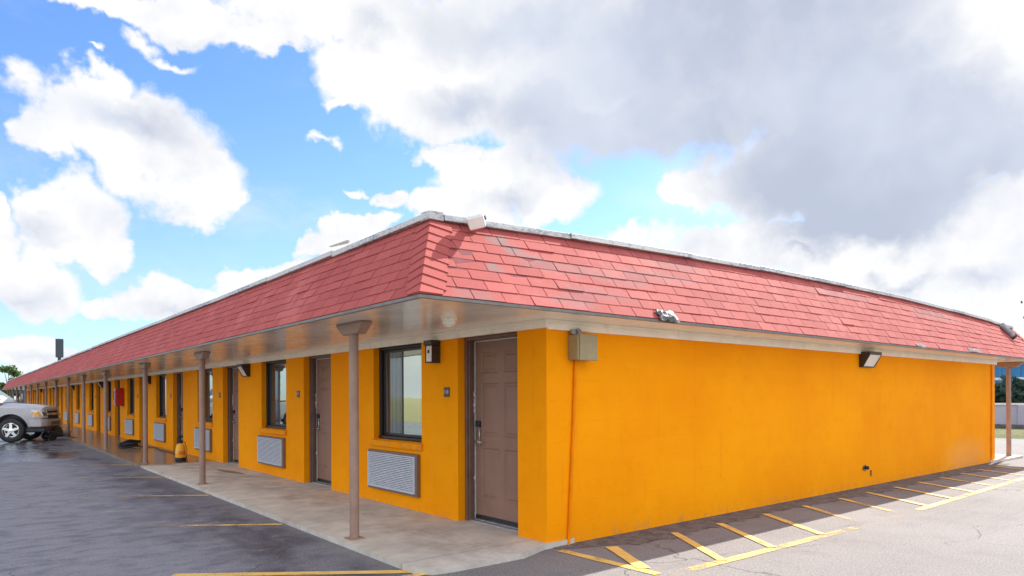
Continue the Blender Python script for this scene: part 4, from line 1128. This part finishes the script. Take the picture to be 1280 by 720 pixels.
for i, (x, y, h, rr) in enumerate([(38.5,3.4,1.75,1.5),(39.5,6.6,2.0,1.7),(38.0,10.2,1.8,1.5),(39,0,1.9,1.6)]):
    tree('dark_shrub_tree', (x, y, 0), h, rr, ['dark bushy tree in front of the blue building, seen just right of the wall end','dark bushy tree in front of the blue building, seen behind the right post','dark bushy tree hidden mostly behind the motel end wall','dark bushy tree in front of the blue building at the frame edge'][i], M['leafdark'], 1500, 0.5, leaf=0.4, seed=20+i, group='dark trees before the blue building')
# sparse tree whose twigs enter at the right edge
p = dirpt(1352, 30)
tree('sparse_tree', (p.x, p.y, 0), 7.4, 2.9, 'sparse twiggy tree at the right edge with small leaf tufts', M['leafdark'], 260, 2.4, leaf=0.24, seed=31)
# what the windows look out on across the lot
for i in range(9):
    y = 8 + i*11 + (i*37 % 5)
    tree('roadside_tree', (-62 - (i*29 % 13), y, 0), 5.5 + (i*17 % 4), 3.4, f'{["rounded","tall","broad"][i%3]} roadside tree across the lot, {ORD[i]} from the near end', M['leaf'], 500, 1.8, leaf=0.9, seed=50+i, group='roadside trees across the lot')
simple_building('roadside_building', (-52, 62, 0), pi/2, 18, 9, 4.2, 'pale roadside building across the parking lot', M['render'], M['deck'])

# ------------------------------------------------------------------ camera
cd = bpy.data.cameras.new('camera'); co = bpy.data.objects.new('camera', cd); COL.objects.link(co)
c_, s_ = cos(ROLL), sin(ROLL)
right = RT*c_ - UP*s_; up = RT*s_ + UP*c_; back = -FW
mt = Matrix((right, up, back)).transposed().to_4x4(); mt.translation = CAM
co.matrix_world = mt
cd.sensor_width = 36; cd.lens = 847.5/1280*36; cd.shift_y = 135.2/1280; cd.clip_start = 0.05; cd.clip_end = 3000
SC.camera = co

# ------------------------------------------------------------------ sun + sky
sd = Vector((1.20, 0.17, 1.0)).normalized()
sl = bpy.data.lights.new('sun', 'SUN'); sl.energy = 3.9; sl.angle = radians(0.6); sl.color = (1.0, 0.95, 0.87)
so = bpy.data.objects.new('sun', sl); COL.objects.link(so); so.rotation_euler = sd.to_track_quat('Z', 'Y').to_euler(); so.location = (20, 10, 30)

wd = bpy.data.worlds.new('World'); SC.world = wd; wd.use_nodes = True
nt = NT(wd)
for n in list(nt.n): nt.n.remove(n)
out = nt.node('ShaderNodeOutputWorld')
sky = nt.node('ShaderNodeTexSky', sky_type='NISHITA', sun_disc=False, sun_elevation=math.asin(sd.z), sun_rotation=atan2(sd.x, sd.y), air_density=1.0, dust_density=0.6, ozone_density=2.0)
bg1 = nt.node('ShaderNodeBackground'); bg1.inputs[1].default_value = 0.1
skyc = nt.mix(1.0, sky.outputs[0], (0.62, 0.82, 1.14), 'MULTIPLY')
nt.l.new(skyc, bg1.inputs[0])
geo = nt.node('ShaderNodeTexCoord').outputs['Generated']
dx = nt.node('ShaderNodeVectorMath', operation='DOT_PRODUCT', inp={0: geo, 1: tuple(RT)}).outputs['Value']
dy = nt.node('ShaderNodeVectorMath', operation='DOT_PRODUCT', inp={0: geo, 1: tuple(FW)}).outputs['Value']
sp = nt.node('ShaderNodeSeparateXYZ', inp={0: geo})
az = nt.math('ARCTAN2', dx, dy); el = nt.math('ARCSINE', sp.outputs[2])
# domain warp
def wnoise(scale, amp, co_):
    n = nt.node('ShaderNodeTexNoise', inp={'Scale': scale, 'Detail': 5.0, 'Roughness': 0.6}); nt.l.new(co_, n.inputs['Vector'])
    v = nt.node('ShaderNodeVectorMath', operation='SUBTRACT', inp={0: n.outputs['Color'], 1: (0.5,0.5,0.5)})
    return nt.node('ShaderNodeVectorMath', operation='SCALE', inp={0: v.outputs[0], 'Scale': amp}).outputs[0]
ae = nt.node('ShaderNodeCombineXYZ'); nt.l.new(az, ae.inputs[0]); nt.l.new(el, ae.inputs[1])
w1 = wnoise(5.0, 0.16, geo); w2 = wnoise(18.0, 0.05, geo)
aw = nt.node('ShaderNodeVectorMath', operation='ADD', inp={0: ae.outputs[0], 1: w1}); aw = nt.node('ShaderNodeVectorMath', operation='ADD', inp={0: aw.outputs[0], 1: w2}).outputs[0]
F_ = 847.5
def blobs(lst):
    tot = None
    for (px, py, rx, ry, *rest) in lst:
        amp = rest[0] if rest else 1.0
        X, Y = (px-640)/F_, (495-py)/F_
        a = atan(X); e = atan(Y*cos(a)); sa = rx/F_*cos(a)**2; se = ry/F_*cos(a)*cos(e)**2
        g = nt.blob(aw, (a, e, 0), (sa*1.36, se*1.36, 1e3))
        if amp != 1.0: g = nt.math('MULTIPLY', g, amp)
        tot = g if tot is None else nt.math('SMOOTH_MAX', tot, g, 0.07)
    return tot
CLOUD = [(105,150,85,52),(195,185,92,66),(50,182,50,38),(250,222,60,42),(140,118,50,30),(292,235,22,14,.8),
         (100,265,66,54),(145,298,36,30),(48,345,80,46),(5,320,45,60),(45,430,55,28),(235,362,80,30),(335,332,66,24),(160,368,50,16,.8),(415,310,66,20),(455,292,46,16),(15,270,16,16,.8),
         (140,5,85,24),(240,15,105,36),(330,42,66,28),(430,25,128,46),(480,95,92,55),(530,140,78,50),(425,132,36,14,.75),(3,85,8,14,.6),(145,80,16,6,.55),(235,75,40,12,.45),
         (560,196,55,20),(640,222,95,44),(705,252,58,36),(490,256,26,20),(590,268,88,30),(445,245,22,7,.5),(200,55,30,20,.5),
         (900,70,380,140),(720,130,170,80),(1090,190,260,120),(1100,250,150,70),(640,50,170,95),(1250,50,130,85),(560,60,120,60),
         (960,310,160,46),(1150,325,210,66),(885,242,46,24),(1235,280,90,50),(1250,380,110,50),(1060,380,90,34),(800,300,36,14,.6),(420,190,16,12,.45),(400,185,30,8,.4),
         (1700,200,500,300),(1500,100,400,300)]
GREY = [(800,165,150,66),(1100,190,225,98),(1085,265,125,50),(900,60,280,95,.8),(1262,198,85,50,.95),(690,130,95,60,.7),(1010,110,180,84,.9),(690,35,210,62,.55),
        (580,130,72,32,.5),(165,150,95,34,.5),(70,290,52,28,.4),(655,250,55,22,.4),(40,362,74,26,.38),(50,438,60,16,.3),(230,376,70,16,.35),(1110,350,40,12,.45),(1010,312,30,12,.45),(1190,360,60,16,.4),(1000,30,120,50,.6),(470,60,70,26,.3),(250,40,70,14,.25),(225,250,50,16,.25)]
cl = blobs(CLOUD); gy = blobs(GREY)
# the rest of the sky, behind and overhead: broken cumulus everywhere
fb = nt.noise(geo, 3.2, 4, 0.55); fb2 = nt.noise(geo, 10.0, 10, 0.64)
front = nt.math('MULTIPLY', nt.smooth(dy, 0.35, 0.62), nt.smooth(el, 0.72, 0.52))
other = nt.math('MULTIPLY', nt.smooth(fb, 0.40, 0.56), nt.math('SUBTRACT', 1.0, front))
dens = nt.math('ADD', cl, nt.math('MULTIPLY', nt.math('SUBTRACT', fb2, 0.5), 0.8))
alpha = nt.smooth(dens, 0.15, 0.44)
# thin veil
veil = nt.math('MULTIPLY', nt.smooth(nt.noise(nt.scaled(geo, (1, 1, 2.2)), 4.0, 7, 0.6), 0.45, 0.75), 0.4)
hz = nt.smooth(el, 0.42, 0.0, 0.0, 0.25)
veil = nt.math('ADD', veil, hz, clamp=True)
alpha = nt.math('MAXIMUM', nt.math('MAXIMUM', alpha, other), veil)
# shading of the clouds: relief towards the sun + thick grey bases
off = nt.node('ShaderNodeVectorMath', operation='ADD', inp={0: geo, 1: tuple((RT*0.5+UP*0.8).normalized()*0.035)}).outputs[0]
fb3 = nt.noise(off, 11.0, 4, 0.6)
rel = nt.math('MULTIPLY', nt.math('SUBTRACT', fb2, fb3), nt.smooth(gy, 0.0, 0.3, 1.5, 0.55))
gsh = nt.smooth(nt.math('ADD', gy, nt.math('MULTIPLY', nt.math('SUBTRACT', fb2, 0.5), 0.20)), 0.0, 0.55)
sh = nt.math('SUBTRACT', gsh, rel, clamp=True)
CW = 0.47   # cloud radiance scale
ccol = nt.mix(sh, (0.955, 0.955, 0.965), nt.mix(nt.smooth(fb, 0.36, 0.64), (0.50, 0.555, 0.685), (0.66, 0.715, 0.83)))
# cloud brightness behind the viewer is raised as added fill for the gable wall
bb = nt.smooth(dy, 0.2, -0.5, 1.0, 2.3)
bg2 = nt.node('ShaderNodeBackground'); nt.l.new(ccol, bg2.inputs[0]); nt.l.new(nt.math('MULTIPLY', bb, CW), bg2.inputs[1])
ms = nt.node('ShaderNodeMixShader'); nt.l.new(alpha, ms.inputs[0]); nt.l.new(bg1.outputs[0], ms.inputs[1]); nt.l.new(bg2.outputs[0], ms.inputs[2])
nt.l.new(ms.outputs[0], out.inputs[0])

# ------------------------------------------------------------------ view
SC.view_settings.view_transform = 'Standard'; SC.view_settings.look = 'None'; SC.view_settings.gamma = 1.0; SC.view_settings.exposure = 1.2
SC.view_settings.use_curve_mapping = False
SC.render.engine = 'CYCLES'
SC.cycles.max_bounces = 8; SC.cycles.diffuse_bounces = 5; SC.cycles.use_denoising = True
